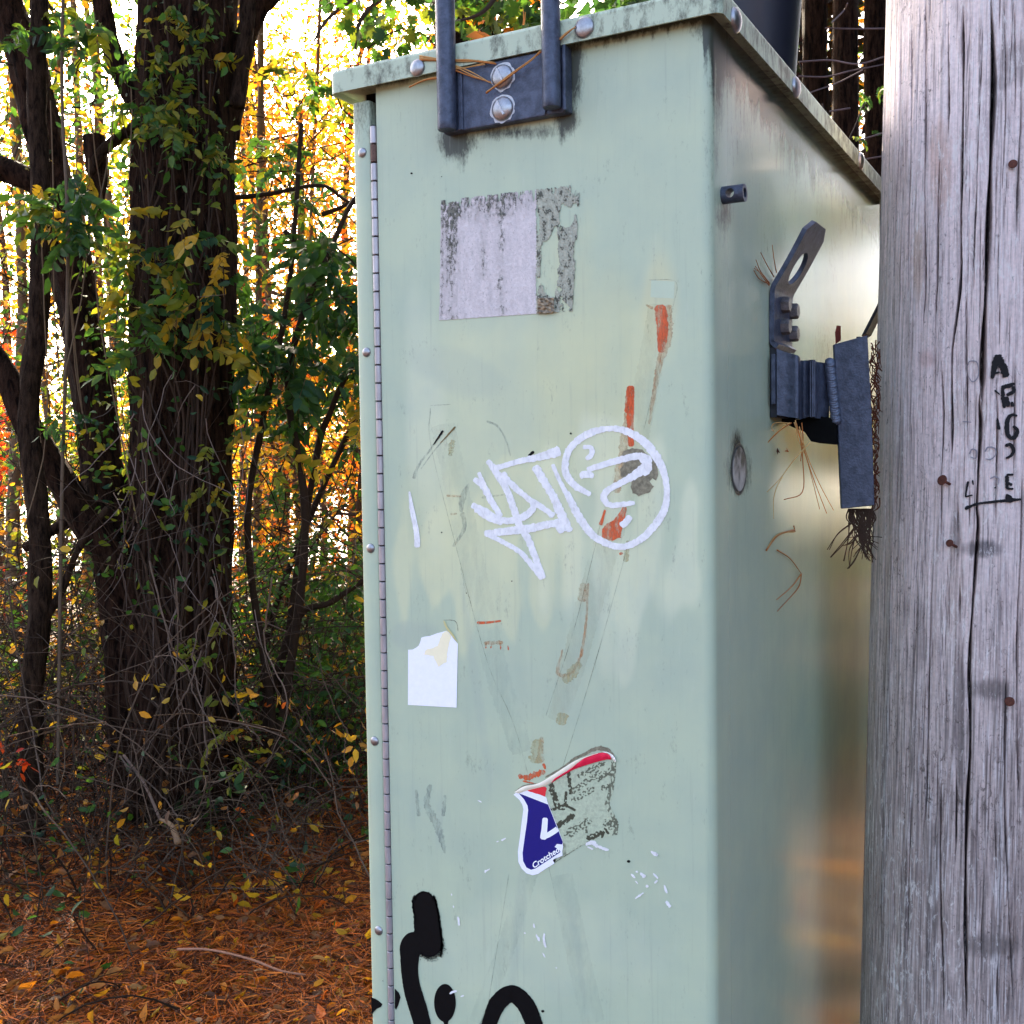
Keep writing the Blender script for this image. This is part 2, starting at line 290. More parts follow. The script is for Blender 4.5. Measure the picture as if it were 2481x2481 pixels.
# ------------------------------------------------------------------ the cabinet
Z0 = 1.6; W = .5628; LB, LT = Z0+.553, Z0+.588; DEP = 1.18
cab = empty('utility_cabinet', (-W/2, DEP/2, 0), 'tall pale green metal utility cabinet covered in graffiti and torn stickers', 'cabinet')
RC = .014; XH = -.519
def px_field(P):           # per-point tint, grime and gloss from stains measured on the faces
    uv = project(P); u, v = uv[:, 0], uv[:, 1]; fr = P[:, 1] < .001; n = len(P)
    col = np.tile(BASE0, (n, 1)); gr = np.zeros(n)
    def nz(sx, sy, seed):
        return np.array([mnoise.noise(Vector((a*sx, b*sy, seed))) for a, b in zip(u, v)])
    wob = nz(.02, .004, 3.); wob2 = nz(.006, .006, 9.); fine = nz(.08, .01, 5.)
    def blob(cx, cy, rx, ry, rot, c, a, hard=1.5, mask=fr, wo=.35):
        r = math.radians(rot); x = (u-cx)*math.cos(r)+(v-cy)*math.sin(r); y = -(u-cx)*math.sin(r)+(v-cy)*math.cos(r)
        q = (x/rx)**2+(y/ry)**2; k = np.clip(hard*(1-q+wo*(wob+wob2)), 0, 1)*a*mask; k = k*k*(3-2*k) if a == 1 else k
        col[:] = col*(1-k[:, None])+np.array(c)[None]*k[:, None]
    cream = lin(200, 208, 184); yel = lin(194, 199, 164); pale = lin(205, 216, 205); grey = lin(160, 178, 176)
    blob(1300, 1000, 330, 430, 0, cream, .40); blob(1420, 900, 170, 380, 0, yel, .34, 1.); blob(1060, 1250, 130, 190, 0, yel, .2)
    blob(1200, 1330, 260, 200, 0, cream, .52, 3., wo=1.2); blob(1500, 1300, 180, 300, 5, pale, .45, 2., wo=1.2); blob(1540, 1000, 60, 420, 0, yel, .18)
    blob(1590, 760, 60, 210, 4, cream, .3); blob(1030, 1000, 60, 330, -4, pale, .35); blob(1100, 900, 140, 60, 20, grey, .4)
    blob(1440, 1650, 300, 120, 0, grey, .3, 1.); blob(1300, 2300, 330, 150, 0, pale, .2); blob(1010, 1540, 70, 40, 0, grey, .6, 2)
    blob(1600, 720, 50, 120, 5, lin(205, 196, 150), .2)
    for cx, cy, w_, h_, rt in [(1160,1700,14,330,-8), (1430,1500,40,300,14), (1260,2200,16,300,6), (1400,2300,12,220,-8), (1000,1950,8,80,0), (1065,1980,10,100,4)]:
        blob(cx, cy, w_, h_, rt, grey, .42, 1.2)
    # soft ragged-bottom drips around the graffiti
    k = np.clip((1480+120*fine+60*wob-v)/90, 0, 1)*np.clip((v-1080)/150, 0, 1)*np.clip((u-960)/60, 0, 1)*np.clip((1640-u)/60, 0, 1)*fr*.2
    col[:] = col*(1-k[:, None])+np.array(lin(208, 216, 190))[None]*k[:, None]
    # mould under the lid, under the hanger plate, by the lock, at the corners
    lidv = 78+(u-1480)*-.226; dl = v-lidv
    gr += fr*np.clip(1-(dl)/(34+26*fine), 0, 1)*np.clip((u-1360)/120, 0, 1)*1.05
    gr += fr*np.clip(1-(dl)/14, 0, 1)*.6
    def gb(cx, cy, rx, ry, a, mask=fr): gr[:] = np.maximum(gr, np.clip(1-np.sqrt(((u-cx)/rx)**2+((v-cy)/ry)**2), 0, 1)*a*mask)
    gb(1105, 340, 60, 60, 1.1); gb(1120, 365, 18, 70, .8); gb(1372, 285, 40, 60, 1.1); gb(1362, 315, 14, 60, .75); gb(1388, 180, 34, 130, .95); gb(1240, 320, 150, 26, .7)
    gb(1395, 130, 30, 60, .8); gb(1715, 60, 60, 60, .7); gb(1190, 500, 120, 20, .3)
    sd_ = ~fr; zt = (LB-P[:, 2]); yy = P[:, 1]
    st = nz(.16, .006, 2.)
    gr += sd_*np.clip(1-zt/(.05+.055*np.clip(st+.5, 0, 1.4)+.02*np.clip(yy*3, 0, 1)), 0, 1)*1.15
    gr += sd_*np.exp(-((u-1738)/12)**2)*np.clip(1-(v-60)/560, 0, 1)*.42
    gb(1790, 1140, 44, 82, .95, sd_ > 0); gb(1785, 1080, 20, 60, .9, sd_ > 0); gb(1755, 520, 30, 60, .55, sd_ > 0); gb(2000, 860, 60, 90, .3, sd_ > 0)
    col *= WBK
    gl = np.where(fr, .12, np.clip((yy-.0)/.12, 0.2, 1.)); gr += sd_*np.clip(.30+.5*nz(.03, .008, 44.), 0, 1)*np.clip((P[:, 2]-Z0)/.55, 0, 1)*.55; gr += fr*np.clip(.12+.4*nz(.02, .01, 12.), 0, 1)*.4
    return col, gr, gl
def tidy(me): return me
prof = [(x, 0.) for x in np.arange(XH, -RC-.001, .0042)]+[(-RC+RC*math.sin(a), RC-RC*math.cos(a)) for a in np.linspace(0, math.pi/2, 9)]+[(0., y) for y in np.concatenate([np.arange(RC+.005, 1.0, .0055), [1.1, DEP]])]
prof = np.array(prof); zz = np.concatenate([[.12, .3, .5], np.arange(.62, LB+.012, .0052), [LB+.014]])
P = np.zeros((len(zz), len(prof), 3)); P[..., :2] = prof[None]; P[..., 2] = zz[:, None]; P = P.reshape(-1, 3)
c, g, gl = px_field(P)
link('door_and_side_panel', fast_mesh('door_and_side_panel', P, grid_faces(len(zz), len(prof)), PAINT, c, dict(grime=g, gloss=gl), True), cab)
# hinge-side flange, back and left walls
mb = MB(); xf = np.array([-W, -W+.002, -.5315]); fz = np.arange(.12, Z0+.5405, .01)
ff = [(-W, .03), (-W, .003), (-W+.003, 0.), (-.548, 0.), (-.533, 0.), (-.5315, .002), (-.5315, .03)]
P = np.array([[x, y, z] for z in fz for x, y in ff]); c = np.tile(BASE*1.02, (len(P), 1)); 
link('hinge_flange', fast_mesh('hinge_flange', P, grid_faces(len(fz), len(ff)), PAINT, c, dict(grime=np.clip(.45-(Z0+.54-P[:, 2])*5, 0, .4), gloss=np.full(len(P), .1))), cab)
mb = MB(); box(mb, -W+.001, -.001, .031, .034, .12, LB+.01); mb.build('door_recess', BLACK, cab)
GREEN = simple('cabinet_paint_plain', tuple(BASE), .5, 0, .08, 6, .15, .0006)
mb = MB(); box(mb, -W, -W+.004, .0301, DEP, .12, LB+.012); mb.build('left_wall', GREEN, cab)
mb = MB(); box(mb, -W+.004, -.002, DEP-.004, DEP, .12, LB+.012); mb.build('back_wall', GREEN, cab)
mb = MB(); box(mb, -W-.04, .04, -.04, DEP+.04, -.05, .12, .01)
mb.build('plinth', simple('grey_concrete', (.33, .32, .3), .9, 0, .25, 20, .5, .004), cab)
# lid: turned-down lip with an open underside
def lidmesh():
    import bmesh
    mb = MB(); x0, x1, y0, y1 = -.5905, .0205, -.0205, DEP+.02; r = .012; n = 5
    def ring(ins, z):
        o = []
        for cx, cy, a0 in ((x1-r, y1-r, 0), (x0+r, y1-r, 90), (x0+r, y0+r, 180), (x1-r, y0+r, 270)):
            for k in range(n): a = math.radians(a0+90*k/(n-1)); o.append((cx+(r-ins)*math.cos(a), cy+(r-ins)*math.sin(a), z))
        return o
    rows = [ring(.003, LB+.008), ring(.003, LB), ring(0, LB), ring(0, LT-.006), ring(.002, LT-.0018), ring(.006, LT)]
    V = sum(rows, []); m_ = 4*n; F = [(j*m_+i, j*m_+(i+1) % m_, (j+1)*m_+(i+1) % m_, (j+1)*m_+i) for j in range(len(rows)-1) for i in range(m_)]
    F.append(tuple((len(rows)-1)*m_+i for i in range(m_))); F.append(tuple(range(m_))[::-1]); mb.add(V, F)
    return mb
m, t, p = nodes('weathered_lid_paint'); n1 = noise(t, 55, 6, .75, stretch=(1, 1, .5)); n2 = noise(t, 7, 4, .6); ge = t.nodes.new('ShaderNodeNewGeometry')
sp = t.nodes.new('ShaderNodeSeparateXYZ'); t.links.new(ge.outputs['Position'], sp.inputs[0])
yk = mth(t, 'MULTIPLY_ADD', sp.outputs[1], .12, mth(t, 'MULTIPLY_ADD', sp.outputs[0], .10, .0))
s = mth(t, 'ADD', mth(t, 'ADD', n1.outputs[0], mth(t, 'MULTIPLY', n2.outputs[0], .5)), yk)
f = ramp(t, s, [(.72, 0.), (.92, 1.)]); t.links.new(mix(t, f.outputs[0], tuple(BASE), (.085, .09, .06)), p.inputs['Base Color'])
n3 = noise(t, 30, 4, .6); p.inputs['Roughness'].default_value = .5; bump(t, p, n1.outputs[0], .3, .0008)
lidmesh().build('lid', m, cab, False)
# bolts on the lid lip and the flange
def one(name, mb, mat, parent, label=None, smooth=True):
    o = mb.build(name, mat, parent, smooth, 40)
    if label: o['label'] = label
    return o
for k, (u, v) in enumerate(cs('T1', [(640, 455), (1755, 185)])):
    q = front(u, v, -.0205); mb = MB(); dome(mb, q, (0, -1, 0), (.0125, .0142)[k], .006); one('lid_bolt', mb, BOLT, cab)
proto = None
for u, v in cs('T2', [(385, 190), (950, 820), (1560, 1510)]):
    q = side(u, v, .0205); mb = MB(); dome(mb, q, (1, 0, 0), .0165, .0085); one('lid_bolt', mb, BOLT, cab)
fl = MB(); dome(fl, (0, 0, 0), (0, -1, 0), .0075, .0045, 18); flm = fl.mesh('flange_rivet', BOLT, True, 40)
for k in range(7):
    o = link('flange_rivet', flm, cab); o.location = (-.5455, 0, Z0+.4639+.0005-.3*k)
# piano hinge: knuckle by knuckle
kn = MB(); lathe(kn, (0, 0, 0), (0, 0, 1), [(.0040, 0), (.0054, .0010), (.0054, .0252), (.0040, .0262)], 14); knm = kn.mesh('hinge_knuckle', HING, True, 40); knr = knm.copy(); knr.materials[0] = RUSTK; knb = knm.copy(); knb.materials[0] = SPRAY
for k in range(72):
    z = Z0+.502-.0275*(k+1); 
    if z < .13: break
    spr = k == 51
    o = link('hinge_knuckle', knr if k == 1 else (knb if spr else knm), cab); o.location = (-.5252, .001, z)
    if k == 1: o['label'] = 'rust brown hinge knuckle near the top'
mb = MB(); lathe(mb, (-.5252, .001, .13), (0, 0, 1), [(.0035, 0), (.0035, Z0+.502-.13)], 10); mb.build('hinge_pin', BLACK, cab, True)
mb = MB(); box(mb, -.5312, -.5195, .008, .011, .13, Z0+.502); mb.build('hinge_leaf', HING, cab)

# ------------------------------------------------------------------ flat marks: strokes as thin ragged skins of paint on the steel
LAY = [0]
def stroke(mb, pts, off, rough=.12, seed=None, plane='front', dens=2.2, freq=.12, caps=True, rnd=.55):      # pts: (u, v, width) in photo px
    P = smooth_path(np.array([[a, b, c] for a, b, c in pts], float), max(4, int(sum(math.dist(pts[i][:2], pts[i+1][:2]) for i in range(len(pts)-1))/dens)))
    T = np.gradient(P[:, :2], axis=0); T /= np.linalg.norm(T, axis=1)[:, None]+1e-9; Nn = np.stack([-T[:, 1], T[:, 0]], 1); sd_ = random.random()*99; n = len(P)
    L = []; R = []
    s = np.concatenate([[0], np.cumsum(np.linalg.norm(np.diff(P[:, :2], axis=0), axis=1))])
    for i in range(n):
        h = P[i, 2]/2; e = 1.; hc_ = h*rnd
        if caps:
            for dd in (s[i], s[-1]-s[i]):
                if dd < hc_: e = min(e, math.sqrt(max(.25 if rnd < 1 else .01, 1-(1-dd/max(hc_, .1))**2)))
        a = h*e*(1+rough*(mnoise.noise(Vector((s[i]*freq, sd_, 0)))*1.6+mnoise.noise(Vector((s[i]*freq*3.7, sd_, 5)))*1.3))
        b = h*e*(1+rough*(mnoise.noise(Vector((s[i]*freq, sd_+7, 0)))*1.6+mnoise.noise(Vector((s[i]*freq*3.7, sd_, 15)))*1.3))
        L.append(P[i, :2]+Nn[i]*a); R.append(P[i, :2]-Nn[i]*b)
    LAY[0] += 1; o = off+(LAY[0] % 12)*.00002
    fn = (lambda q: front(q[0], q[1], -o)) if plane == 'front' else plane if callable(plane) else (lambda q: side(q[0], q[1], o))
    V = [fn(q) for pair in zip(L, R) for q in pair]; F = [(2*i, 2*i+1, 2*i+3, 2*i+2) for i in range(n-1)]; mb.add(V, F)
def poly(mb, pts, off, plane='front', col=None, jit=0, sub=0):
    if jit or sub:
        out = []
        for i in range(len(pts)):
            a, b = np.array(pts[i][:2], float), np.array(pts[(i+1) % len(pts)][:2], float); n = max(1, int(np.linalg.norm(b-a)/(sub or 4)))
            for k in range(n): out.append(a+(b-a)*k/n+np.array([random.uniform(-jit, jit), random.uniform(-jit, jit)]))
        pts = out
    fn = (lambda q: front(q[0], q[1], -off)) if plane == 'front' else plane if callable(plane) else (lambda q: side(q[0], q[1], off))
    V = [fn(q) for q in pts]
    from mathutils.geometry import tessellate_polygon
    F = tessellate_polygon([[Vector((q[0], q[1], 0)) for q in pts]]); mb.add(V, F, col)
def marks(name, mat, items, off, crop, label=None, rough=.12, plane='front', **kw):
    join = kw.pop('join', False); mb = MB(); o = None
    for it in items:
        if not join: mb = MB()
        stroke(mb, cs(crop, [(a, b, c*CR[crop][2]/1) if False else (a, b, c) for a, b, c in it]) if False else [(x, y, w_*CR[crop][2]) for (x, y), w_ in zip([q[:2] for q in cs(crop, it)], [i[2] for i in it])], off, rough, plane=plane, **kw)
        if not join: o = mb.build(name, mat, cab)
    if join: o = mb.build(name, mat, cab)
    if label and join: o['label'] = label
    return o
marks('white_graffiti_tag', WHITEP, [
    [(595,425,30),(650,500,46),(715,610,42),(760,730,44),(795,830,44),(850,920,44),(885,1010,42),(945,1165,36)],
    [(620,480,46),(680,465,34),(800,430,36),(920,405,46),(1050,365,70)],
    [(690,500,30),(730,560,38),(830,650,36),(920,710,34),(1010,775,40)],
    [(890,460,50),(950,560,50),(1010,660,48),(1050,750,56),(1115,870,36)],
    [(1000,450,26),(1040,540,26),(1080,620,30),(1120,700,30),(1150,720,20)],
    [(510,540,30),(570,590,40),(620,680,40),(680,780,34)], [(540,500,22),(570,570,30),(590,640,40)],
    [(495,705,38),(580,740,36),(680,800,40),(790,790,46),(870,740,44),(880,700,34),(840,650,24)],
    [(520,720,50),(600,780,42),(690,820,30)],
    [(575,885,40),(700,870,48),(860,850,52),(980,825,46),(1060,820,50),(1100,860,40)], [(1030,790,80),(1060,880,40)],
    [(580,880,30),(700,940,30),(800,1000,32),(880,1090,36),(940,1165,40)],
    [(1240,640,28),(1150,590,42),(1090,520,46),(1080,450,44),(1100,370,42),(1160,300,44),(1250,250,46),(1350,228,34),(1450,240,44),(1560,300,52),(1640,390,54),(1695,500,44),(1715,620,38),(1700,730,46),(1640,830,48),(1550,920,44),(1440,965,40),(1340,945,42),(1250,890,46),(1180,800,50),(1130,710,46),(1090,620,30)],
    [(1190,345,26),(1240,345,28),(1245,390,34),(1210,420,26)], [(1170,520,40),(1220,515,46),(1260,525,26)],
    [(1215,485,34),(1330,450,40),(1450,415,42),(1550,400,44),(1600,430,44),(1540,500,56),(1440,560,40),(1350,610,40),(1320,660,44),(1360,705,36),(1440,700,34),(1515,690,26)],
    [(1560,400,60),(1600,470,50),(1570,520,26)], [(1430,840,44),(1490,775,40)]], .0006, 'T7', 'white marker graffiti tag of crossing strokes beside a circled question mark', .17, join=True, dens=1.4)
marks('white_paint_tick', WHITEP, [[(108,620,12),(125,740,30),(150,860,34),(158,970,38)]], .0006, 'T7', 'single upright white marker stroke near the hinge', .12)
marks('orange_paint_drip', ORANGE, [[(1490,-40,46),(1488,60,44),(1486,200,44),(1492,340,36)], [(1455,715,26),(1420,800,60),(1370,880,120),(1360,925,70)], [(1330,735,10),(1300,830,24)], [(1440,1005,14),(1418,1010,20)]], .0003, 'T7', 'bright orange paint strokes crossing the circled graffiti', .1)
marks('orange_paint_drip', ORANGE, [[(1245,575,22),(1250,620,22),(1247,665,12)], [(1190,728,14),(1186,780,18)]], .0003, 'D', 'orange paint drip high on the door', .1)
marks('faded_orange_stain', ORANGEF, [[(1262,575,14),(1258,640,18),(1243,690,12),(1225,800,4)], [(1190,728,8),(1172,880,18),(1163,930,12)], [(1102,1100,14),(1098,1135,16)], [(1110,1100,3),(1105,1180,5),(1096,1240,6)], [(1062,1225,3),(1052,1270,7),(1080,1268,6),(1100,1225,4)],
      [(1022,1390,6),(1018,1440,16)], [(842,935,4),(870,937,3)], [(850,970,4),(862,969,3)], [(1218,575,3),(1232,582,6)]], .00015, 'D', 'faded orange paint ghosts down the door', .25)
marks('orange_paint_drip', ORANGE, [[(897,208,26),(1000,203,20),(1105,190,16)], [(975,410,12),(972,425,10)], [(1018,405,16),(1014,425,10)], [(1100,405,12),(1098,435,10)], [(1160,400,6),(1166,440,14)]], .0003, 'B2', 'orange paint dashes right of the white sticker', .12)
marks('faded_orange_stain', ORANGEF, [[(955,380,26),(1040,375,34),(1120,375,26)], [(975,375,20),(972,410,12)], [(1020,380,18),(1016,410,12)], [(1095,380,26),(1100,410,10)]], .00016, 'B2', None, .3)
marks('orange_paint_drip', ORANGE, [[(385,465,30),(470,465,46),(540,440,50),(600,415,40)], [(380,440,30),(400,480,30)], [(585,350,26),(600,400,30)], [(410,500,14),(540,530,12)]], .0003, 'T8', 'ragged orange paint patch above the torn blue sticker', .45)
marks('dark_marker_tick', GREYP, [[(133,540,22),(170,450,14),(230,370,12),(320,240,18)], [(180,480,6),(260,370,8),(390,220,10)], [(590,180,14),(660,215,12),(710,300,10),(740,400,8)], [(480,570,16),(440,660,40),(430,750,20)], [(440,750,30),(450,850,24),(380,965,14)], [(560,660,14),(700,640,8)]], .0002, 'T7', 'faint grey marker ghosts beside the white tag', .2)
marks('dark_marker_tick', SPRAY, [[(257,330,6),(318,240,16)], [(850,400,14),(885,370,20)], [(1110,262,10),(1120,255,12)]], .0004, 'T7', 'short black marker ticks left of the white tag', .2)
BROWN = simple('brown_stain', (.20, .12, .03), .7, 0, .3, 100, .2)
marks('dark_marker_tick', BROWN, [[(300,320,4),(395,215,12)]], .0004, 'T7', None, .2)
marks('grey_smear', GREYP, [[(785,1490,5),(790,1540,8)], [(812,1480,8),(806,1520,12),(826,1560,14),(840,1610,5)], [(840,1500,5),(836,1540,8)]], .0001, 'D', 'pale grey drips low on the door', .3)
# hair-thin outlines of old tape
marks('tape_outline', PENCIL, [[(812,770,1.2),(813,840,1.),(860,1030,1.1),(920,1250,.8),(980,1400,.8),(1050,1700,.6)], [(1270,575,1),(1215,810,.9)], [(1140,960,1),(1085,1180,1.1),(1030,1350,1)], [(1190,1010,.9),(1120,1260,1.2),(1045,1500,.8)], [(812,765,1),(850,763,1)], [(1224,528,1),(1275,532,1),(1270,580,1.)], [(960,1650,1),(920,1900,.9)]], .00012, 'D', 'hair-thin dark outlines left by old tape', .5, dens=4)
TAPE = thin('old_tape_film', (.58, .56, .38), .0, .16, 14); TAPEG = thin('old_tape_film_grey', (.40, .48, .44), .0, .12, 14)
marks('tape_film', TAPE, [[(1248,575,46),(1205,800,48),(1165,960,50),(1120,1110,50),(1080,1260,46),(1050,1360,34)]], .00007, 'D', None, .05, rnd=.1)
marks('tape_film', thin('yellow_glue', (.56, .50, .26), .2, .6), [[(1062,1345,22),(1058,1368,20)], [(1062,1285,14),(1075,1275,22),(1095,1250,14)], [(1015,1395,20),(1010,1440,24)], [(855,830,12),(848,860,8)], [(1185,1020,8),(1180,1060,10)]], .0001, 'D', None, .3)
marks('tape_film', TAPEG, [[(836,800,44),(880,1010,46),(930,1240,46),(985,1420,40)], [(1000,1640,36),(950,1800,34),(900,1930,34)], [(1060,1650,40),(1090,1800,44),(1120,1930,44)]], .00006, 'D', None, .08, rnd=.1)
# stuck leaf-like brown residue in the circle
RES = simple('dark_glue_residue', (.30, .27, .18), .8, 0, .6, 150, .4, .001, dark=(.14, .125, .085))
mb = MB(); poly(mb, cs('T7', [(1440,370),(1500,350),(1560,355),(1600,400),(1650,440),(1660,520),(1650,555),(1625,540),(1610,560),(1635,590),(1600,630),(1540,648),(1500,630),(1490,590),(1500,545),(1470,560),(1430,530),(1420,480),(1450,450),(1430,400)]), .0004, jit=1.2, sub=5)
o = mb.build('residue_patch', RES, cab); o['label'] = 'brown glue residue inside the white circle'
# black spray paint with soft speckled edge
mb = MB()
def speckle(mb, cx, cy, rx, ry, n, r0, r1, off, bias=1.):
    for _ in range(n):
        a = random.random()*2*math.pi; q = 1+abs(random.gauss(0, .13*bias)); u, v = cx+rx*q*math.cos(a), cy+ry*q*math.sin(a); r = random.uniform(r0, r1)
        pt = [(u+r*math.cos(k*math.pi/3), v+r*math.sin(k*math.pi/3)) for k in range(6)]
        mb.add([front(x, y, -off) for x, y in pt], [tuple(range(6))])
stroke(mb, [(x, y, w_*.2795) for (x, y), w_ in zip(cs('B1', [(600,395),(600,480),(620,600),(630,720),(640,840),(650,960)]), [190,215,225,235,245,215])], .0007, .05, rnd=1., dens=1.)
stroke(mb, [(x, y, w_*.2795) for (x, y), w_ in zip(cs('B1', [(560,760),(490,860),(475,960),(475,1100),(500,1250),(545,1400),(590,1560),(620,1650)]), [150,190,165,145,150,155,145,150])], .0007, .015, rnd=1., dens=1.2)
mb.add(*[[front(*q, -.0007) for q in cs('B1', [(780+94*math.cos(a), 1355+(-160 if math.sin(a) < 0 else 170)*abs(math.sin(a))) for a in np.linspace(0, 2*math.pi, 40, endpoint=False)])], [tuple(range(40))]])
stroke(mb, [(x, y, w_*.2795) for (x, y), w_ in zip(cs('B1', [(785,1500),(790,1560),(800,1640)]), [50,30,40])], .00075, .1)
stroke(mb, [(x, y, w_*.2795) for (x, y), w_ in zip(cs('B1', [(1120,1660),(1170,1520),(1240,1360),(1355,1280),(1460,1350),(1530,1480),(1590,1660)]), [110,130,150,150,150,150,130])], .0007, .035)
mb.add([front(*q, -.0007) for q in cs('B1', [(345,1235),(380,1270),(395,1310),(375,1380),(355,1420),(345,1400)])], [(0,1,2,3,4,5)])
mb.add([front(*q, -.0007) for q in cs('B1', [(140,1310),(180,1325),(210,1345),(238,1370),(225,1395),(190,1410),(160,1440),(145,1480)])], [tuple(range(8))])
sp0 = smooth_path(np.array([(x, y, w_*.2795) for (x, y), w_ in zip(cs('B1', [(600,395),(600,480),(620,600),(630,720),(640,840),(650,960)]), [150,215,225,235,245,190])]), 60)
def dot(u, v, r): mb.add([front(u+r*math.cos(k*math.pi/3), v+r*math.sin(k*math.pi/3), -.0009) for k in range(6)], [tuple(range(6))])
for _ in range(2600):
    f = random.random(); q = sp0[int(f*59)]; sd2 = 1 if random.random() < .62 else -1; h_ = q[2]/2; o_ = h_*(.86+abs(random.gauss(0, .055+.14*max(0, f-.55))))
    if (sd2 < 0 and f > .5) or f < .1: continue
    dot(q[0]+sd2*o_, q[1]+random.gauss(0, 2), random.uniform(.35, 1.15))
e0, e1 = sp0[0], sp0[-1]
for _ in range(900):
    if random.random() < .35: a = random.uniform(-math.pi, 0); c_ = (e0[0], e0[1]+e0[2]*.5); o_ = e0[2]/2*(.96+abs(random.gauss(0, .05)))
    else: a = random.uniform(-.2, math.pi*.8); c_ = (e1[0], e1[1]-e1[2]*.5); o_ = e1[2]/2*(.95+abs(random.gauss(0, .22)))
    dot(c_[0]+o_*math.cos(a), c_[1]+o_*math.sin(a), random.uniform(.35, 1.1))
for pts, h_ in (([(1120,1660),(1170,1520),(1240,1360),(1355,1280),(1460,1350),(1530,1480),(1590,1660)], 20),):
    pp = smooth_path(np.array(cs('B1', pts)), 80); T_ = np.gradient(pp, axis=0); T_ /= np.linalg.norm(T_, axis=1)[:, None]
    for _ in range(500):
        k = random.randrange(80); o_ = h_*(.93+abs(random.gauss(0, .05))); dot(pp[k][0]+T_[k][1]*o_, pp[k][1]-T_[k][0]*o_, random.uniform(.35, .9))
o = mb.build('black_spray_mark', SPRAY, cab); o['label'] = 'black spray paint strokes at the foot of the door'
marks('white_scrape', WHITEP, [[(820,1280,14),(850,1265,22),(885,1255,14)], [(893,610,14),(900,690,18)], [(850,515,10),(858,535,10)], [(835,410,8),(840,430,10)], [(1550,670,12),(1556,710,16)], [(1570,765,10),(1590,800,20),(1600,825,8)], [(1640,755,14),(1638,820,22),(1655,880,14)], [(1625,925,8),(1650,965,12)], [(1740,1050,8),(1750,1060,10)], [(1128,205,10),(1130,235,12)], [(915,1305,10),(945,1295,14)], [(1465,750,10),(1480,758,10)]], .001, 'B1', 'small chips scraped white low on the door', .4)
marks('white_scrape', WHITEP, [[(945,1045,20),(1000,1020,30),(1060,1060,26),(1140,1090,16)], [(960,1060,14),(1010,1080,12)], [(1500,1095,20),(1545,1130,26),(1560,1120,20)], [(1330,1290,12),(1365,1325,18)], [(1370,1270,18),(1390,1280,14)], [(1410,1280,20),(1450,1320,30)], [(1520,1285,14),(1560,1330,20)], [(1530,1370,20),(1555,1345,18)], [(1455,1395,22),(1480,1400,26)], [(1610,1385,12),(1640,1455,20)], [(1365,1500,16),(1440,1450,12)], [(1630,1520,24),(1665,1575,30)], [(185,1018,12),(205,1010,10)], [(225,1005,18),(265,985,14)], [(25,665,10),(60,680,12)], [(88,1270,18),(130,1245,8)], [(1365,1350,8),(1390,1375,10)]], .001, 'T8', 'white paint chips around the torn blue sticker', .45)
marks('dark_speck', SPRAY, [[(240,1165,6),(244,1172,6)]], .0004, 'B1', None, .3)
mb = MB()
for q in [(997, 420, 3), (1070, 428, 1.6), (1523, 2087, 4.5), (1315, 2450, 4), (1240, 1408, 1.8), (1130, 1437, 1.5), (1070, 1290, 2)]:
    mb.add([front(q[0]+q[2]*math.cos(a), q[1]+q[2]*math.sin(a)*.8, -.0005) for a in np.linspace(0, 6.28, 8)[:-1]], [tuple(range(7))])
mb.build('dark_speck', SPRAY, cab)
marks('tape_patch', simple('cleaner_paint_patch', tuple(BASE*1.12), .5, 0, .05, 30, .1), [[(1228,545,32),(1272,547,32)]], .00009, 'D', None, .03, caps=False)

# ------------------------------------------------------------------ stickers
def cellgrid(name, crop, x0, x1, y0, y1, step, fn, off, mat, label):
    nx, ny = int((x1-x0)/step)+1, int((y1-y0)/step)+1; V = []; C = []; keep = np.zeros((ny, nx), bool)
    for j in range(ny):
        for i in range(nx):
            x, y = x0+i*step, y0+j*step; r = fn(x, y)
            q = cs(crop, [(x, y)])[0]; h = 0 if r is None else r[1]
            V.append(front(q[0], q[1], -off-h)); C.append((0, 0, 0) if r is None else r[0]); keep[j, i] = r is not None
    F = [f for f in grid_faces(ny, nx) if keep.ravel()[f].all()]
    F = np.array(F); used = np.unique(F); mp = -np.ones(len(V), int); mp[used] = np.arange(len(used))
    me = fast_mesh(name, np.array(V)[used], mp[F], mat, np.array(C)[used]); o = link(name, me, cab); o['label'] = label; return o
def nn(x, y, s=0.): return mnoise.noise(Vector((x, y, s)))
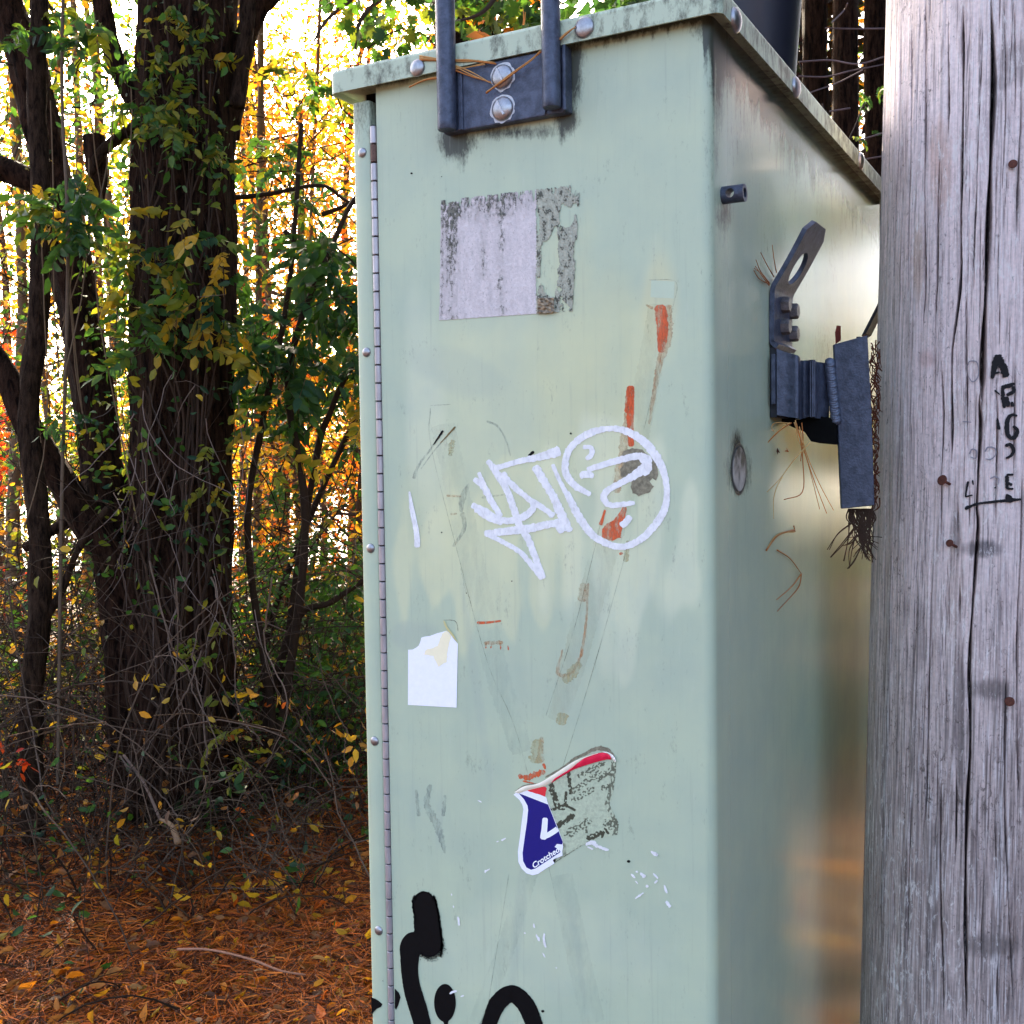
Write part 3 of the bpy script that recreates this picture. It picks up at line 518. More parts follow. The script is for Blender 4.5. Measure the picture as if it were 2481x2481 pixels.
def sticker_old(x, y):
    top = 275-(x-530)*.118; left = 540-(y-300)*.015; bot = 1213-(x-525)*.068; right = 1630-(y-150)*.062
    if x > 600: top += max(0, 26*nn(x*.03, 0, 2)+10*nn(x*.12, y*.02, 7)+ (20 if 560 < x < 700 else 0))
    for c0, w_, d in ((768, 5, 70), (898, 7, 60), (998, 8, 70), (1150, 8, 50), (1170, 5, 30), (1265, 12, 100), (590, 14, 60), (690, 7, 50), (1185, 5, 30), (1230, 4, 30)):
        if abs(x-c0+8*nn(y*.05, c0)) < w_*(1-max(0, y-top)/d) and y < top+d: return None
    if x < left or x > right or y < top or y > bot: return None
    if x > 1285+14*nn(y*.03, 3)+8*nn(y*.1, 8):
        # flaking right strip
        f = .75*nn(x*.013, y*.006, 11)+.45*nn(x*.035, y*.014, 4)+.22*nn(x*.09, y*.05, 6)
        k = .16
        def bl(cx, cy, rx, ry, a): return a*max(0, 1-((x-cx)/rx)**2-((y-cy)/ry)**2)
        k += -bl(1390, 800, 75, 270, 1.5)-bl(1520, 400, 60, 90, 1.6)+bl(1520, 600, 70, 110, .8)+bl(1530, 880, 70, 220, .7)+bl(1380, 380, 90, 230, .7)-bl(1420, 560, 40, 120, .6)-bl(1590, 330, 40, 60, .6)+bl(1370, 1100, 100, 90, 1.4)-bl(1500, 1180, 60, 30, .5)
        if y-top < 60: k += .5*nn(x*.07, 0, 3)-.12
        if f+k < 0: return None
        g = nn(x*.03, y*.015, 21)+nn(x*.09, y*.06, 5)*.7; ed = min(1, max(0, (f+k)/.10))
        c = np.array((.33, .335, .26))*(1+.45*g)*(.25+.75*ed)
        if 1295 < x < 1425 and y > 1035: return np.clip(np.array((.22, .17, .11))*(1+1.3*nn(x*.05, y*.06, 3)), .01, 1), .004+.003*nn(x*.03, y*.05, 8)
        if g < -.3: c = np.array((.07, .072, .05))
        return np.clip(c, .01, 1), .0005+.0006*abs(g)
    g = nn(x*.02, y*.006, 1); h = nn(x*.06, y*.03, 9); h2 = nn(x*.16, y*.10, 9); cr = abs(nn(x*.022, y*.009, 31)+.25*nn(x*.08, y*.05, 2))
    c = np.array((.62, .56, .56))*(1+.20*g+.09*h+.06*h2)
    tp = max(0, 1-(y-top)/230)
    dk = tp*(.42+.7*nn(x*.02, 5)+(.55 if 880 < x < 1130 else .0)+(.4 if x < 760 else 0))+1.05*math.exp(-((x-625-20*nn(y*.012, 2))/44)**2)*min(1, max(.25, (1100-y)/520))+(.45*math.exp(-((x-870-14*nn(y*.01, 5))/34)**2) if y < 900 else 0)*(.5+g)+.42*math.exp(-((x-1012-10*nn(y*.01, 6))/30)**2)*(.7+g)+.35*math.exp(-((x-550)/18)**2)+.22*max(0, nn(x*.05, y*.008, 77)*2)*max(0, 1-(x-560)/420 if x > 560 else 1)
    dk = min(1, max(0, dk*(.8+1.0*h+.8*h2+.9*nn(x*.04, y*.012, 14))+.12*max(0, g+h)))
    col = c*(1-dk)+np.array((.14, .135, .105))*dk
    if dk > .4 and nn(x*.09, y*.035, 40)+.4*h2 > .12: col = col*.38
    if cr < .012 and g+h > -.1: col = col*.6
    return np.clip(col, .01, 1), .0004+.0005*max(0, h)
cellgrid('weathered_label', 'T6', 520, 1640, 140, 1220, 4.0, sticker_old, .0003, FOIL, 'weathered grey-white blank label with a flaking mouldy right edge')
# white rectangular sticker, torn top
mb = MB(); poly(mb, cs('B2', [(312,436),(352,434),(385,415),(402,400),(415,370),(424,333),(450,325),(500,318),(560,295),(600,285),(640,275),(662,290),(700,345),(735,385),(724,929),(310,906)]), .0007, col=lin(248, 248, 255)); W1 = mb.build('white_sticker', STW, cab); W1['label'] = 'plain white rectangular sticker with a torn top edge'
mb = MB(); poly(mb, cs('B2', [(520,420),(560,400),(600,300),(640,275),(660,292),(680,330),(650,430),(640,540),(570,580),(525,490),(450,480),(455,440)]), .0009, col=lin(250, 240, 205), jit=1, sub=6); mb.build('yellow_stain', STW, W1)
mb = MB(); poly(mb, cs('B2', [(610,188),(622,192),(650,250),(700,310),(732,375),(700,340),(660,292),(640,262),(622,232)]), .0018, col=lin(205, 196, 140)); mb.build('peeled_corner', STW, W1)
marks('sticker_residue', PENCIL, [[(605,186,8),(640,184,9),(700,188,7),(728,215,6),(737,280,8)]], .0004, 'B2', None, .5)
# blue, white and red torn sticker
ST = empty('torn_sticker', tuple(front(1400, 2000)), 'torn blue, white and red sticker peeled to grey residue', 'sticker'); ST.parent = None
bpy.data.objects.remove(ST)
def decal(name, pts, off, col, crop='T8', mat=STW, parent=cab, **kw):
    mb = MB(); poly(mb, cs(crop, pts), off, col=col, **kw); return mb.build(name, mat, parent)
WHT = lin(246, 246, 255)
bs = decal('torn_blue_sticker', [(330,615),(375,585),(420,570),(600,632),(645,740),(705,890),(750,1010),(752,1060),(745,1100),(748,1135),(700,1150),(665,1172),(680,1200),(600,1250),(540,1290),(495,1302),(440,1285),(400,1245),(372,1190),(368,1100),(385,980),(400,850),(415,740),(405,700),(380,660)], .0006, WHT)
bs['label'] = 'torn blue, white and red sticker half peeled off'
decal('blue_field', [(372,600),(625,700),(750,1018),(745,1040),(700,1035),(680,1060),(725,1090),(730,1105),(520,1243),(480,1255),(440,1235),(412,1180),(408,1110),(430,950),(445,850),(455,745),(450,710),(420,655)], .00075, lin(14, 12, 118), parent=bs)
mb = MB(); q = cs('T8', [(602,830),(590,975),(705,895)])
stroke(mb, [(x, y, w_*.2847) for (x, y), w_ in zip(cs('T8', [(600,812),(597,860),(592,920),(588,960),(584,998)]), [46,48,50,56,56])], .00088, .0, freq=0)
stroke(mb, [(x, y, w_*.2847) for (x, y), w_ in zip(cs('T8', [(578,975),(620,962),(680,925),(705,905)]), [40,44,46,44])], .0009, .0, freq=0, caps=False); mb.v and mb.add([], [])
MBw = MB(); MBw.v = mb.v; MBw.f = mb.f; MBw.n = mb.n; MBw.c = [np.tile(np.array(WHT), (mb.n, 1))]; MBw.build('white_tick_emblem', STW, bs)
decal('white_edge', [(360,575),(430,570),(490,590),(610,640),(625,700),(372,602)], .00085, WHT, parent=bs)
decal('red_corner', [(420,572),(500,565),(600,548),(612,560),(600,632),(560,618)], .001, lin(235, 50, 62), parent=bs, jit=.8, sub=5)
decal('white_lower_edge', [(520,1243),(690,1160),(748,1118),(745,1135),(665,1172),(680,1200),(600,1250),(540,1290),(500,1270)], .00085, WHT, parent=bs)
# curled top edge that still stands off the steel
def curl(name, pa, pb, ha, hb, col):
    A = smooth_path(np.array(cs('T8', pa)), 40); B = smooth_path(np.array(cs('T8', pb)), 40); V = []; F = []
    for i in range(40):
        for k in range(5):
            f = k/4; q = A[i]*(1-f)+B[i]*f; h = ha*(1-f)+hb*f+.0012*math.sin(f*math.pi)
            V.append(front(q[0], q[1], -h-.0004*math.sin(i*.9)-.0008))
    F = [(i*5+k, i*5+k+1, (i+1)*5+k+1, (i+1)*5+k) for i in range(39) for k in range(4)]
    mb = MB(); mb.add(V, F, col); o = mb.build(name, STW, bs, True)
curl('curled_white_edge', [(335,595),(420,545),(540,520),(660,450),(760,385),(850,330),(950,290),(1050,262)], [(372,605),(470,575),(600,540),(700,480),(780,430),(850,375),(950,305),(1050,266)], .003, .0005, lin(255, 246, 225))
curl('curled_red_strip', [(680,478),(830,385),(900,325),(980,280),(1080,258),(1130,268),(1158,290)], [(650,520),(760,450),(850,400),(950,365),(1050,335),(1120,318),(1160,318)], .0022, .0006, lin(232, 30, 72))
curl('curled_white_edge', [(1085,250),(1130,255),(1170,275),(1195,305),(1203,335)], [(1110,262),(1145,275),(1160,305),(1180,325),(1200,340)], .0025, .0008, lin(250, 244, 235))
# lettering
tc = bpy.data.curves.new('lettering', 'FONT'); tc.body = 'Crotched'; tc.size = 1; tc.offset = .022
to = bpy.data.objects.new('lettering_tmp', tc); COL.objects.link(to); bpy.context.view_layer.update()
me = bpy.data.meshes.new_from_object(to.evaluated_get(bpy.context.evaluated_depsgraph_get())); bpy.data.objects.remove(to)
co = np.array([v.co[:] for v in me.vertices]); wd = co[:, 0].max(); A0 = np.array([500., 1246.]); A1 = np.array([722., 1100.]); ex = (A1-A0)/wd; up = np.array([-20., -66.])
for v, c in zip(me.vertices, co):
    q = cs('T8', [tuple(A0+ex*c[0]+up*c[1]*1.0)])[0]; v.co = Vector(front(q[0], q[1], -.00095))
at_ = me.color_attributes.new('tint', 'FLOAT_COLOR', 'POINT'); at_.data.foreach_set('color', [1., 1., 1., 1.]*len(me.vertices)); me.materials.clear(); me.materials.append(STW)
link('lettering', me, bs)
def resid(x, y):       # grey glue ghost with mirror-like dark scraps, right half of the torn sticker
    lx = np.interp(y, [300, 440, 560, 640, 700, 900, 1010, 1060, 1180, 1205], [860, 730, 600, 600, 625, 700, 745, 752, 672, 690]); rx = np.interp(y, [300, 420, 600, 700, 860, 960], [1205, 1205, 1180, 1150, 1230, 1215])
    ty = np.interp(x, [600, 820, 1000, 1200], [545, 400, 340, 330]); by = np.interp(x, [680, 760, 900, 1000, 1200], [1200, 1150, 1060, 1010, 960])
    if not (lx < x < rx and ty < y < by): return None
    a = math.radians(-27); X = (x-600)*math.cos(a)+(y-700)*math.sin(a); Y = -(x-600)*math.sin(a)+(y-700)*math.cos(a)
    n1 = nn(x*.03, y*.03, 2); n2 = nn(x*.042, y*.042, 6)+.25*nn(x*.15, y*.15, 3); d = 0
    def seg(x0, y0, x1, y1, w_):
        dx, dy = x1-x0, y1-y0; t_ = max(0, min(1, ((x-x0)*dx+(y-y0)*dy)/(dx*dx+dy*dy))); return math.hypot(x-x0-t_*dx, y-y0-t_*dy) < w_*(1+.5*n2)
    br = n2 > -.28
    if br and (seg(800,430,815,600,15) or seg(640,510,700,700,24) or seg(780,600,770,690,12) or seg(700,730,780,710,16) or seg(780,710,850,745,10) or seg(650,740,760,735,12)): d = 1
    if br and seg(710,880,830,800,24): d = 1
    for s_, k_ in ((seg(890,460,1090,345,22), .0), (seg(840,585,1060,430,22), .05), (seg(850,655,1000,570,24), .05), (seg(1060,480,1190,400,28), .0), (seg(1100,560,1170,540,22), .05), (seg(800,950,960,850,34), .05), (seg(1140,870,1220,860,40), -.1), (seg(940,880,960,980,12), 0)):
        if s_ and nn(x*.055, y*.055, 17)+.4*n2 > k_-.02: d = .85
    if seg(975,985,1070,945,22) or (seg(1085,975,1110,905,10) or seg(1110,905,1135,945,10)): d = 1 if br else d
    if seg(700,1190,960,1025,9): d = .9 if n2 > -.1 else d
    if rx-x < 45 and nn(x*.05, y*.03, 7) > -.02: d = max(d, .75)
    if x < 780 and y > 1030: d = max(d, .35+.5*n1)
    base = np.array(lin(172, 190, 178))*WBK*(1+.07*n1+.05*n2)
    if n1 > .22: base = base*.86
    c = base*(1-max(0, d))+np.array((.055, .058, .036))*max(0, d)
    return np.clip(c, .01, 1), .00005
cellgrid('sticker_residue', 'T8', 595, 1240, 320, 1215, 3.4, resid, .0003, FOIL, 'grey residue with dark scraps where the blue sticker was torn off')
marks('sticker_residue', RES, [[(600,470,14),(760,380,20),(850,310,22),(940,270,26),(1000,235,30),(1060,222,36),(1130,235,34),(1180,285,18),(1200,320,8)], [(340,590,4),(420,540,10),(520,525,12)]], .0005, 'T8', None, .3)

# ------------------------------------------------------------------ steel hanger on the door front (two round-edged bars on a plate)
hg = empty('steel_hanger', (-.295, -.01, Z0+.5), 'blue-grey steel hanger with two upright bars bolted on the cabinet front', 'bracket')
mb = MB(); box(mb, -.392, -.196, -.0165, -.0005, Z0+.465, Z0+.552, .003); mb.build('plate', GALV, hg)
def bar(x, r0, zb, seed):
    mb = MB(); n = 14; zs = np.concatenate([[zb, zb+.002], np.linspace(zb+.01, Z0+1.15, 60)]); V = []
    for k, z in enumerate(zs):
        for i in range(n):
            a = 2*math.pi*i/n; q = .92 if k == 0 else 1; w_ = 1+.03*nn(z*40, a*2, seed); sx = r0*q*w_*math.cos(a); sy = r0*1.05*q*w_*math.sin(a)
            V.append((x+sx, -.0265+(sy if sy < 0 else sy*.8), z))
    F = [(k*n+i, k*n+(i+1) % n, (k+1)*n+(i+1) % n, (k+1)*n+i) for k in range(len(zs)-1) for i in range(n)]; F += [tuple(range(n))[::-1]]
    mb.add(V, F); mb.build('bar', GALV, hg, True, 50)
bar(-.3785, .0140, Z0+.4655, 1.); bar(-.2130, .0130, Z0+.4700, 5.)
mb = MB(); box(mb, -.2005, -.1945, -.0225, -.0004, Z0+.4655, Z0+.5535, .003); mb.build('end_flange', GALV, hg)
mb = MB(); box(mb, -.3645, -.3575, -.0195, -.0166, Z0+.4655, Z0+.551, .001); mb.build('weld_fillet', GALV, hg)
mb = MB(); box(mb, -.2295, -.2265, -.0195, -.0166, Z0+.4665, Z0+.551, .001); mb.build('weld_fillet', GALV, hg)
mb = MB(); tube(mb, [(-.3785, -.0265, Z0+1.13), (-.2130, -.0265, Z0+1.13)], .013, 12); mb.build('cross_bar', GALV, hg, True, 50)
for k, (u, v) in enumerate(cs('T1', [(1208, 515), (1210, 728)])):
    q = front(u, v, -.0167); mb = MB(); dome(mb, q, (0, -1, 0), .0168, .008); b = one('slotted_bolt', mb, BOLT, hg)
    mb = MB(); a = math.radians(63); dx, dz = math.cos(a)*.0115, -math.sin(a)*.0115; px_, pz = .0013*math.sin(a), .0013*math.cos(a)
    V = [(q[0]+s_*dx*(-1)*-1+e*px_, y_, q[2]+s_*dz+e*pz) for y_ in (-.0222, -.0256) for s_, e in ((-1, -1), (1, -1), (1, 1), (-1, 1))]
    mb.add(V, [(0,1,2,3), (4,5,6,7), (0,1,5,4), (1,2,6,5), (2,3,7,6), (3,0,4,7)]); sl = mb.build('slot_filler', HALO, None); sl.parent = b; sl.matrix_parent_inverse = b.matrix_world.inverted() if False else Matrix.Identity(4)
    sl.matrix_parent_inverse = Matrix.Identity(4)
    mb = MB(); n = 40; V = []
    for i in range(n):
        an = 2*math.pi*i/n; ro = .0192+.0035*nn(math.cos(an)*2.5, math.sin(an)*2.5, k*4.)
        for r_ in (.0155, ro): V.append((q[0]+r_*math.cos(an), -.0170, q[2]+r_*math.sin(an)))
    mb.add(V, [(2*i, 2*i+1, (2*i+3) % (2*n), (2*i+2) % (2*n)) for i in range(n)]); mb.build('sealant_ring', HALO, hg)

# ------------------------------------------------------------------ right side: latch stub, lock disc, bracket
sb = empty('padlock_stub', tuple(side(1750, 470, .0)), 'short drilled blue-grey steel stub sticking out of the cabinet corner', 'latch')
c0 = side(*cs('T2', [(262, 1822)])[0], 0.); mb = MB(); n = 20; L_ = .030; r = .0115; V = []; F = []
import bmesh
def drilled():
    bm = bmesh.new(); bmesh.ops.create_cone(bm, cap_ends=True, segments=28, radius1=r, radius2=r, depth=L_)
    me = bpy.data.meshes.new('stub_body'); bm.to_mesh(me); bm.free(); return me
o = link('stub_body', drilled()); o.rotation_euler = (0, math.pi/2, 0); o.location = (L_/2, c0[1]+.006, c0[2]); o.data.materials.append(GALV)
bpy.context.view_layer.update()
cut = MB(); lathe(cut, (L_*.42, c0[1]-.03, c0[2]), (0, 1, 0), [(.0060, 0), (.0060, .06)], 20); lathe(cut, (L_-.010, c0[1]+.006, c0[2]), (1, 0, 0), [(.0066, 0), (.0066, .03)], 20); cu = cut.build('cutter', GALVD)
md = o.modifiers.new('b', 'BOOLEAN'); md.object = cu; md.solver = 'EXACT'; bpy.context.view_layer.update()
me = bpy.data.meshes.new_from_object(o.evaluated_get(bpy.context.evaluated_depsgraph_get())); me.transform(o.matrix_world); bpy.data.objects.remove(o); bpy.data.objects.remove(cu)
ob = link('stub_body', me, sb)
# lock disc (a round blank with a mouldy streak)
lk = side(*cs('T4', [(130, 762)])[0], 0.); V = []; C = []; F = []
rings = [0, .006, .012, .018, .023, .027, .030, .032, .0345, .0365]; n = 36
for j, rr in enumerate(rings):
    for i in range(n):
        a = 2*math.pi*i/n; y, z = rr*math.cos(a), rr*math.sin(a); x = .0012 if rr < .031 else (-.0 if rr < .0335 else .0004)
        V.append((x, lk[1]+y, lk[2]+z)); k = .5+.9*nn(y*120, z*50, 2.)+z*14+.3*nn(y*500, z*160, 1)
        cc = np.array((.42, .41, .40))*(1-min(1, max(0, k)))+np.array((.02, .02, .018))*min(1, max(0, k))
        C.append(cc if rr < .031 else np.array((.03, .035, .03)))
F = [(j*n+i, j*n+(i+1) % n, (j+1)*n+(i+1) % n, (j+1)*n+i) for j in range(len(rings)-1) for i in range(n)]
mb = MB(); mb.add(V, F, np.array(C)); o = mb.build('lock_cover', FOIL, cab); o['label'] = 'round mouldy lock cover on the side panel'

br = empty('pole_bracket', (.05, .33, Z0+.1), 'blue-grey steel bracket with slotted lug between the cabinet and the wooden pole', 'bracket')
Y0 = .268
def xz(k, pts, y): return [tuple(front(u, v, y)[[0, 2]]) for u, v in cs(k, pts)]
# lug: flat bar bent outwards at the top, width runs back along the panel
out = xz('T3', [(803,100),(625,440),(500,660),(455,745),(443,850),(440,1230),(452,1290),(500,1330)], Y0)
th = .0075
def offset(path, d):
    P = np.array(path); T = np.gradient(P, axis=0); T /= np.linalg.norm(T, axis=1)[:, None]; return P+np.stack([-T[:, 1], T[:, 0]], 1)*d
A = np.array(out)[::-1]; cl = smooth_path(A, 26); inn = offset(cl, -th) ; WB = .108
if inn[10, 0] < cl[10, 0]: inn = offset(cl, th)
mb = MB(); n = len(cl); hole = []
# build as bmesh solid with slot through boolean
V = []
for i in range(n):
    s_ = i/(n-1); a0, a1 = Y0, Y0+WB
    if i == n-1: a0, a1 = Y0+.024, Y0+WB-.022
    for (x, z), y in ((cl[i], a0), (inn[i], a0), (inn[i], a1), (cl[i], a1)): V.append((x, y, z))
F = [(i*4+k, i*4+(k+1) % 4, (i+1)*4+(k+1) % 4, (i+1)*4+k) for i in range(n-1) for k in range(4)]+[(0,1,2,3)[::-1], tuple((n-1)*4+k for k in range(4))]
mb.add(V, F)
top = cl[-1]; low = cl[-10]; d = np.array(top)-np.array(low); d /= np.linalg.norm(d); hc = np.array(top)-d*.070
ax = np.array([d[1], 0, -d[0]])
lug = mb.build('lug', GALV); bmx = bmesh.new(); bmx.from_mesh(lug.data); bmesh.ops.recalc_face_normals(bmx, faces=bmx.faces[:]); bmx.to_mesh(lug.data); bmx.free()
cut = MB(); lathe(cut, (hc[0]-ax[0]*.05, Y0+WB*.52, hc[1]-ax[2]*.05), tuple(ax), [(.0262, 0), (.0262, .1)], 36); cu = cut.build('cutter', GALV)
md = lug.modifiers.new('b', 'BOOLEAN'); md.object = cu; md.solver = 'EXACT'; bv = lug.modifiers.new('v', 'BEVEL'); bv.width = .0009; bv.segments = 2; bv.limit_method = 'ANGLE'
bpy.context.view_layer.update(); me = bpy.data.meshes.new_from_object(lug.evaluated_get(bpy.context.evaluated_depsgraph_get())); bpy.data.objects.remove(lug); bpy.data.objects.remove(cu); link('lug', me, br)
# hexagon bolts on the lug
xb = float(inn[8, 0])
for (u, v) in cs('T3', [(560, 925), (640, 985), (560, 1130), (640, 1195)]):
    q = side(u, v, xb); mb = MB()
    hexp = [(.0125, -.002), (.0125, .010), (.0105, .0125)]; lathe(mb, (xb, q[1], q[2]), (1, 0, 0), hexp, 6); one('hex_bolt', mb, HEXM, br, smooth=False)
# channel: folded sheet between lug and welded plate
def foldz(prof, zt, zb, name, mat=GALV, th_=.006):
    P = smooth_path(np.array(prof), 30); O = offset(P, th_); n = len(P); V = []; m_ = 12
    for j in range(m_):
        f = j/(m_-1)
        for Q in (P, O):
            for i, (x, y) in enumerate(Q):
                s_ = i/(n-1); a = np.interp(s_, *zt); b = np.interp(s_, *zb); V.append((x, y, a*(1-f)+b*f))
    F = []
    for j in range(m_-1):
        for o_ in (0, n):
            for i in range(n-1): a = j*2*n+o_+i; F.append((a, a+1, a+2*n+1, a+2*n))
        for i in (0, n-1): a = j*2*n+i; F.append((a, a+n, a+3*n, a+2*n))
    for j in (0, m_-1):
        for i in range(n-1): a = j*2*n+i; F.append((a, a+1, a+n+1, a+n))
    mb = MB(); mb.add(V, F); return mb.build(name, mat, br, True, 35)
def Xat(k, x, y, yy): return float(front(*cs(k, [(x, y)])[0], yy)[0])
def Zat(k, x, y, yy): return float(front(*cs(k, [(x, y)])[0], yy)[2])
pf = [(Xat('T3', 510, 1600, Y0), Y0), (Xat('T3', 600, 1600, Y0+.004), Y0+.004), (Xat('T3', 715, 1600, Y0+.006), Y0+.006), (Xat('T3', 740, 1600, Y0+.05), Y0+.05), (Xat('T3', 800, 1600, Y0+.055), Y0+.055), (Xat('T3', 850, 1600, Y0+.04), Y0+.04), (Xat('T3', 900, 1600, Y0+.07), Y0+.07), (Xat('T3', 1000, 1600, Y0+.09), Y0+.09)]
z1 = Zat('T3', 520, 1330, Y0); z2 = Zat('T3', 715, 1420, Y0+.01); z3 = Zat('T3', 850, 1430, Y0+.04); z4 = Zat('T3', 980, 1470, Y0+.09)
b1 = Zat('T4', 475, 335, Y0); b2 = Zat('T4', 645, 372, Y0); b3 = Zat('T4', 750, 345, Y0+.04); b4 = Zat('T4', 890, 375, Y0+.09)
foldz(pf, ([0, .35, .6, 1], [z1, z2, z3, z4]), ([0, .35, .6, 1], [b1, b2, b3, b4]), 'channel')
YP = Y0+.085
pl = [front(u, v, YP) for u, v in cs('T3', [(1045, 1292), (1360, 1205), (1398, 1900)])+cs('T4', [(1188, 1045), (932, 1072)])]
def slab(P, dvec, name, mat, parent):
    n = len(P); V = [tuple(p) for p in P]+[tuple(np.array(p)+np.array(dvec)) for p in P]
    F = [tuple(range(n)), tuple(range(n, 2*n))[::-1]]+[(i, n+i, n+(i+1) % n, (i+1) % n) for i in range(n)]
    mb = MB(); mb.add(V, F); o = mb.build(name, mat, parent); b_ = bmesh.new(); b_.from_mesh(o.data); bmesh.ops.recalc_face_normals(b_, faces=b_.faces[:]); bmesh.ops.bevel(b_, geom=b_.edges[:], offset=.0009, segments=1, affect='EDGES'); b_.to_mesh(o.data); b_.free(); return o
slab(pl, (-.004, .0095, 0), 'pole_plate', GALV, br)
# return flange running back to the pole, and far arm
slab([np.array(pl[1])+(-.012, .011, 0), np.array(pl[1])+(-.012, .05, -.01), np.array(pl[3])+(-.018, .05, .01), np.array(pl[3])+(-.018, .011, 0)], (-.007, 0, 0), 'return_flange', GALVD, br)
arm = [front(u, v, Y0+.40) for u, v in cs('T3', [(1300, 1215), (1345, 1190), (1500, 880), (1470, 870), (1440, 940)])]
slab(arm, (0, .05, 0), 'far_lug', GALVD, br)
# mounting foot against the panel (dark, in the gap)
mb = MB(); q0 = side(*cs('T3', [(440, 1400)])[0], 0.); box(mb, .0008, .011, q0[1]+.0, q0[1]+.085, b1-.004, z1+.004, .001); mb.build('mounting_foot', GALVD, br)
mb = MB(); a = front(*cs('T3', [(470, 1385)])[0], Y0-.006); b = front(*cs('T3', [(535, 1850)])[0], Y0-.006); box(mb, a[0]-.001, a[0]+.0045, Y0-.010, Y0-.004, b[2], a[2], .0008); mb.build('packing_strip', GALV, br)
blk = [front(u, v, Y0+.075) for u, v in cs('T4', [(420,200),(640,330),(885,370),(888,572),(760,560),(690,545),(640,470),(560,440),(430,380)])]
slab(blk, (0, .02, 0), 'channel_shadow_slab', BLACK, br)  # black slab stands in for the shadow in the cavity under the channel
# weld bead: overlapping ripples
wb = MB(); w0 = front(*cs('T3', [(1005, 1455)])[0], YP-.006); w1 = front(*cs('T4', [(885, 375)])[0], YP-.006)
for i in range(26):
    f = i/25; c_ = w0*(1-f)+w1*f; lathe(wb, c_+np.array([.0006*math.sin(i*2.1), 0, 0]), (.15, -.8, .5), [(.0075, -.005), (.0074, .001), (.0054, .003), (.001, .0038)], 10)
wb.build('weld_bead', simple('weld_steel', (.12, .14, .20), .45, .5, .3, 200, .4), br, True, 60)

# ------------------------------------------------------------------ the wooden pole
def solve_pole():
    zs = [Z0-1.6, Z0-.86, Z0+.7, Z0+3.2]; r_ = lambda z: .160+.004*(Z0-z)
    def left(cx, cy, rr, z):
        dx, dy = cx-EYE[0], cy-EYE[1]; d = math.hypot(dx, dy); h = math.atan2(dx, dy)-math.asin(rr/d)
        return project(np.array([[EYE[0]+d*math.sin(h), EYE[1]+d*math.cos(h), z]]))[0]
    res = []
    for z, tgt in ((Z0-.86, None), (Z0+.7, None)):
        lo, hi = .1, .5
        for _ in range(40):
            m_ = (lo+hi)/2; u, v = left(m_, .64, r_(z), z); t_ = np.interp(v, [0, 700, 1250, 2481], [2147, 2128, 2112, 2083])
            if u < t_: lo = m_
            else: hi = m_
        res.append(m_)
    k = (res[1]-res[0])/1.56; return (lambda z: res[0]+k*(z-(Z0-.86))), r_
PX, PR = solve_pole(); PY = .64
def pole_hit(u, v):
    d = ray(u, v); z = Z0
    for _ in range(6):
        cx, rr = PX(z), PR(z); ox, oy = EYE[0]-cx, EYE[1]-PY; a = d[0]**2+d[1]**2; b = 2*(ox*d[0]+oy*d[1]); c = ox*ox+oy*oy-rr*rr
        D_ = max(0, b*b-4*a*c); t_ = (-b-math.sqrt(D_))/(2*a); p = EYE+d*t_; z = p[2]
    return p
def pole_ang(p): return math.atan2(p[0]-PX(p[2]), -(p[1]-PY))      # 0 faces -Y, + towards +X
pole = empty('utility_pole', (PX(0), PY, 0), 'weathered grey wooden utility pole with vertical cracks beside the cabinet', 'pole')
zz = np.concatenate([np.linspace(-.1, .6, 12), np.arange(.62, Z0+.95, .0045), np.linspace(Z0+1., 7.5, 60)])
A0_, A1_ = pole_ang(pole_hit(2150, 300))-.35, pole_ang(pole_hit(2481, 300))+.5
an = np.concatenate([np.arange(A0_, A1_, .0062), np.linspace(A1_+.02, A0_+2*math.pi, 60)])
# cracks: (angle path, half width, depth)
cr = []
rg = random.Random(5)
def add_crack(pts, w_, dep): cr.append((smooth_path(np.array([[pole_hit(u, v)[2], pole_ang(pole_hit(u, v))] for u, v in pts]), 40), w_, dep))
F7, T5, F8 = lambda p: cs('F7', p), lambda p: cs('T5', p), lambda p: cs('F8', p)
add_crack(F7([(885,0),(900,300),(905,600),(885,1100),(870,1500),(855,1930)])+T5([(980,300),(968,600),(965,950)]), .0042, .03)
add_crack(T5([(955,740),(945,900),(955,1050),(938,1400),(925,1700),(930,1930)])+F8([(1070,350),(1075,700),(1060,1000),(1052,1400),(1058,1930)]), .0026, .022)
add_crack(F7([(697,0),(700,600),(690,1100),(685,1500),(682,1900)])+T5([(735,420),(725,640),(728,1100),(725,1400)]), .0020, .014)
add_crack(F7([(600,150),(603,600),(600,950)]), .0018, .012); add_crack(F7([(448,0),(448,600),(440,1250),(445,1930)])+T5([(505,200),(498,420)]), .0018, .012)
add_crack(F7([(355,130),(352,900),(335,1500),(330,1930)]), .0014, .01); add_crack(F7([(285,250),(275,900),(240,1600),(238,1930)]), .0013, .009)
add_crack(F7([(298,0),(300,190)]), .0016, .01); add_crack(F7([(545,980),(530,1400),(525,1930)])+T5([(608,0),(595,400)]), .0018, .012)
add_crack(F7([(1040,0),(1052,400),(1050,800)]), .0012, .01); add_crack(F7([(1100,600),(1070,1200),(1060,1600)]), .0016, .012); add_crack(F7([(975,0),(985,700),(960,1300)]), .001, .008)
add_crack(F7([(795,1200),(775,1600),(770,1930)]), .0015, .01); add_crack(F7([(830,1600),(838,1930)]), .0015, .01)
add_crack(T5([(840,0),(845,700),(850,1250)]), .0012, .009); add_crack(T5([(640,500),(662,1000),(645,1500),(645,1930)]), .0013, .01); add_crack(T5([(262,450),(260,900),(258,1350)]), .0011, .008)
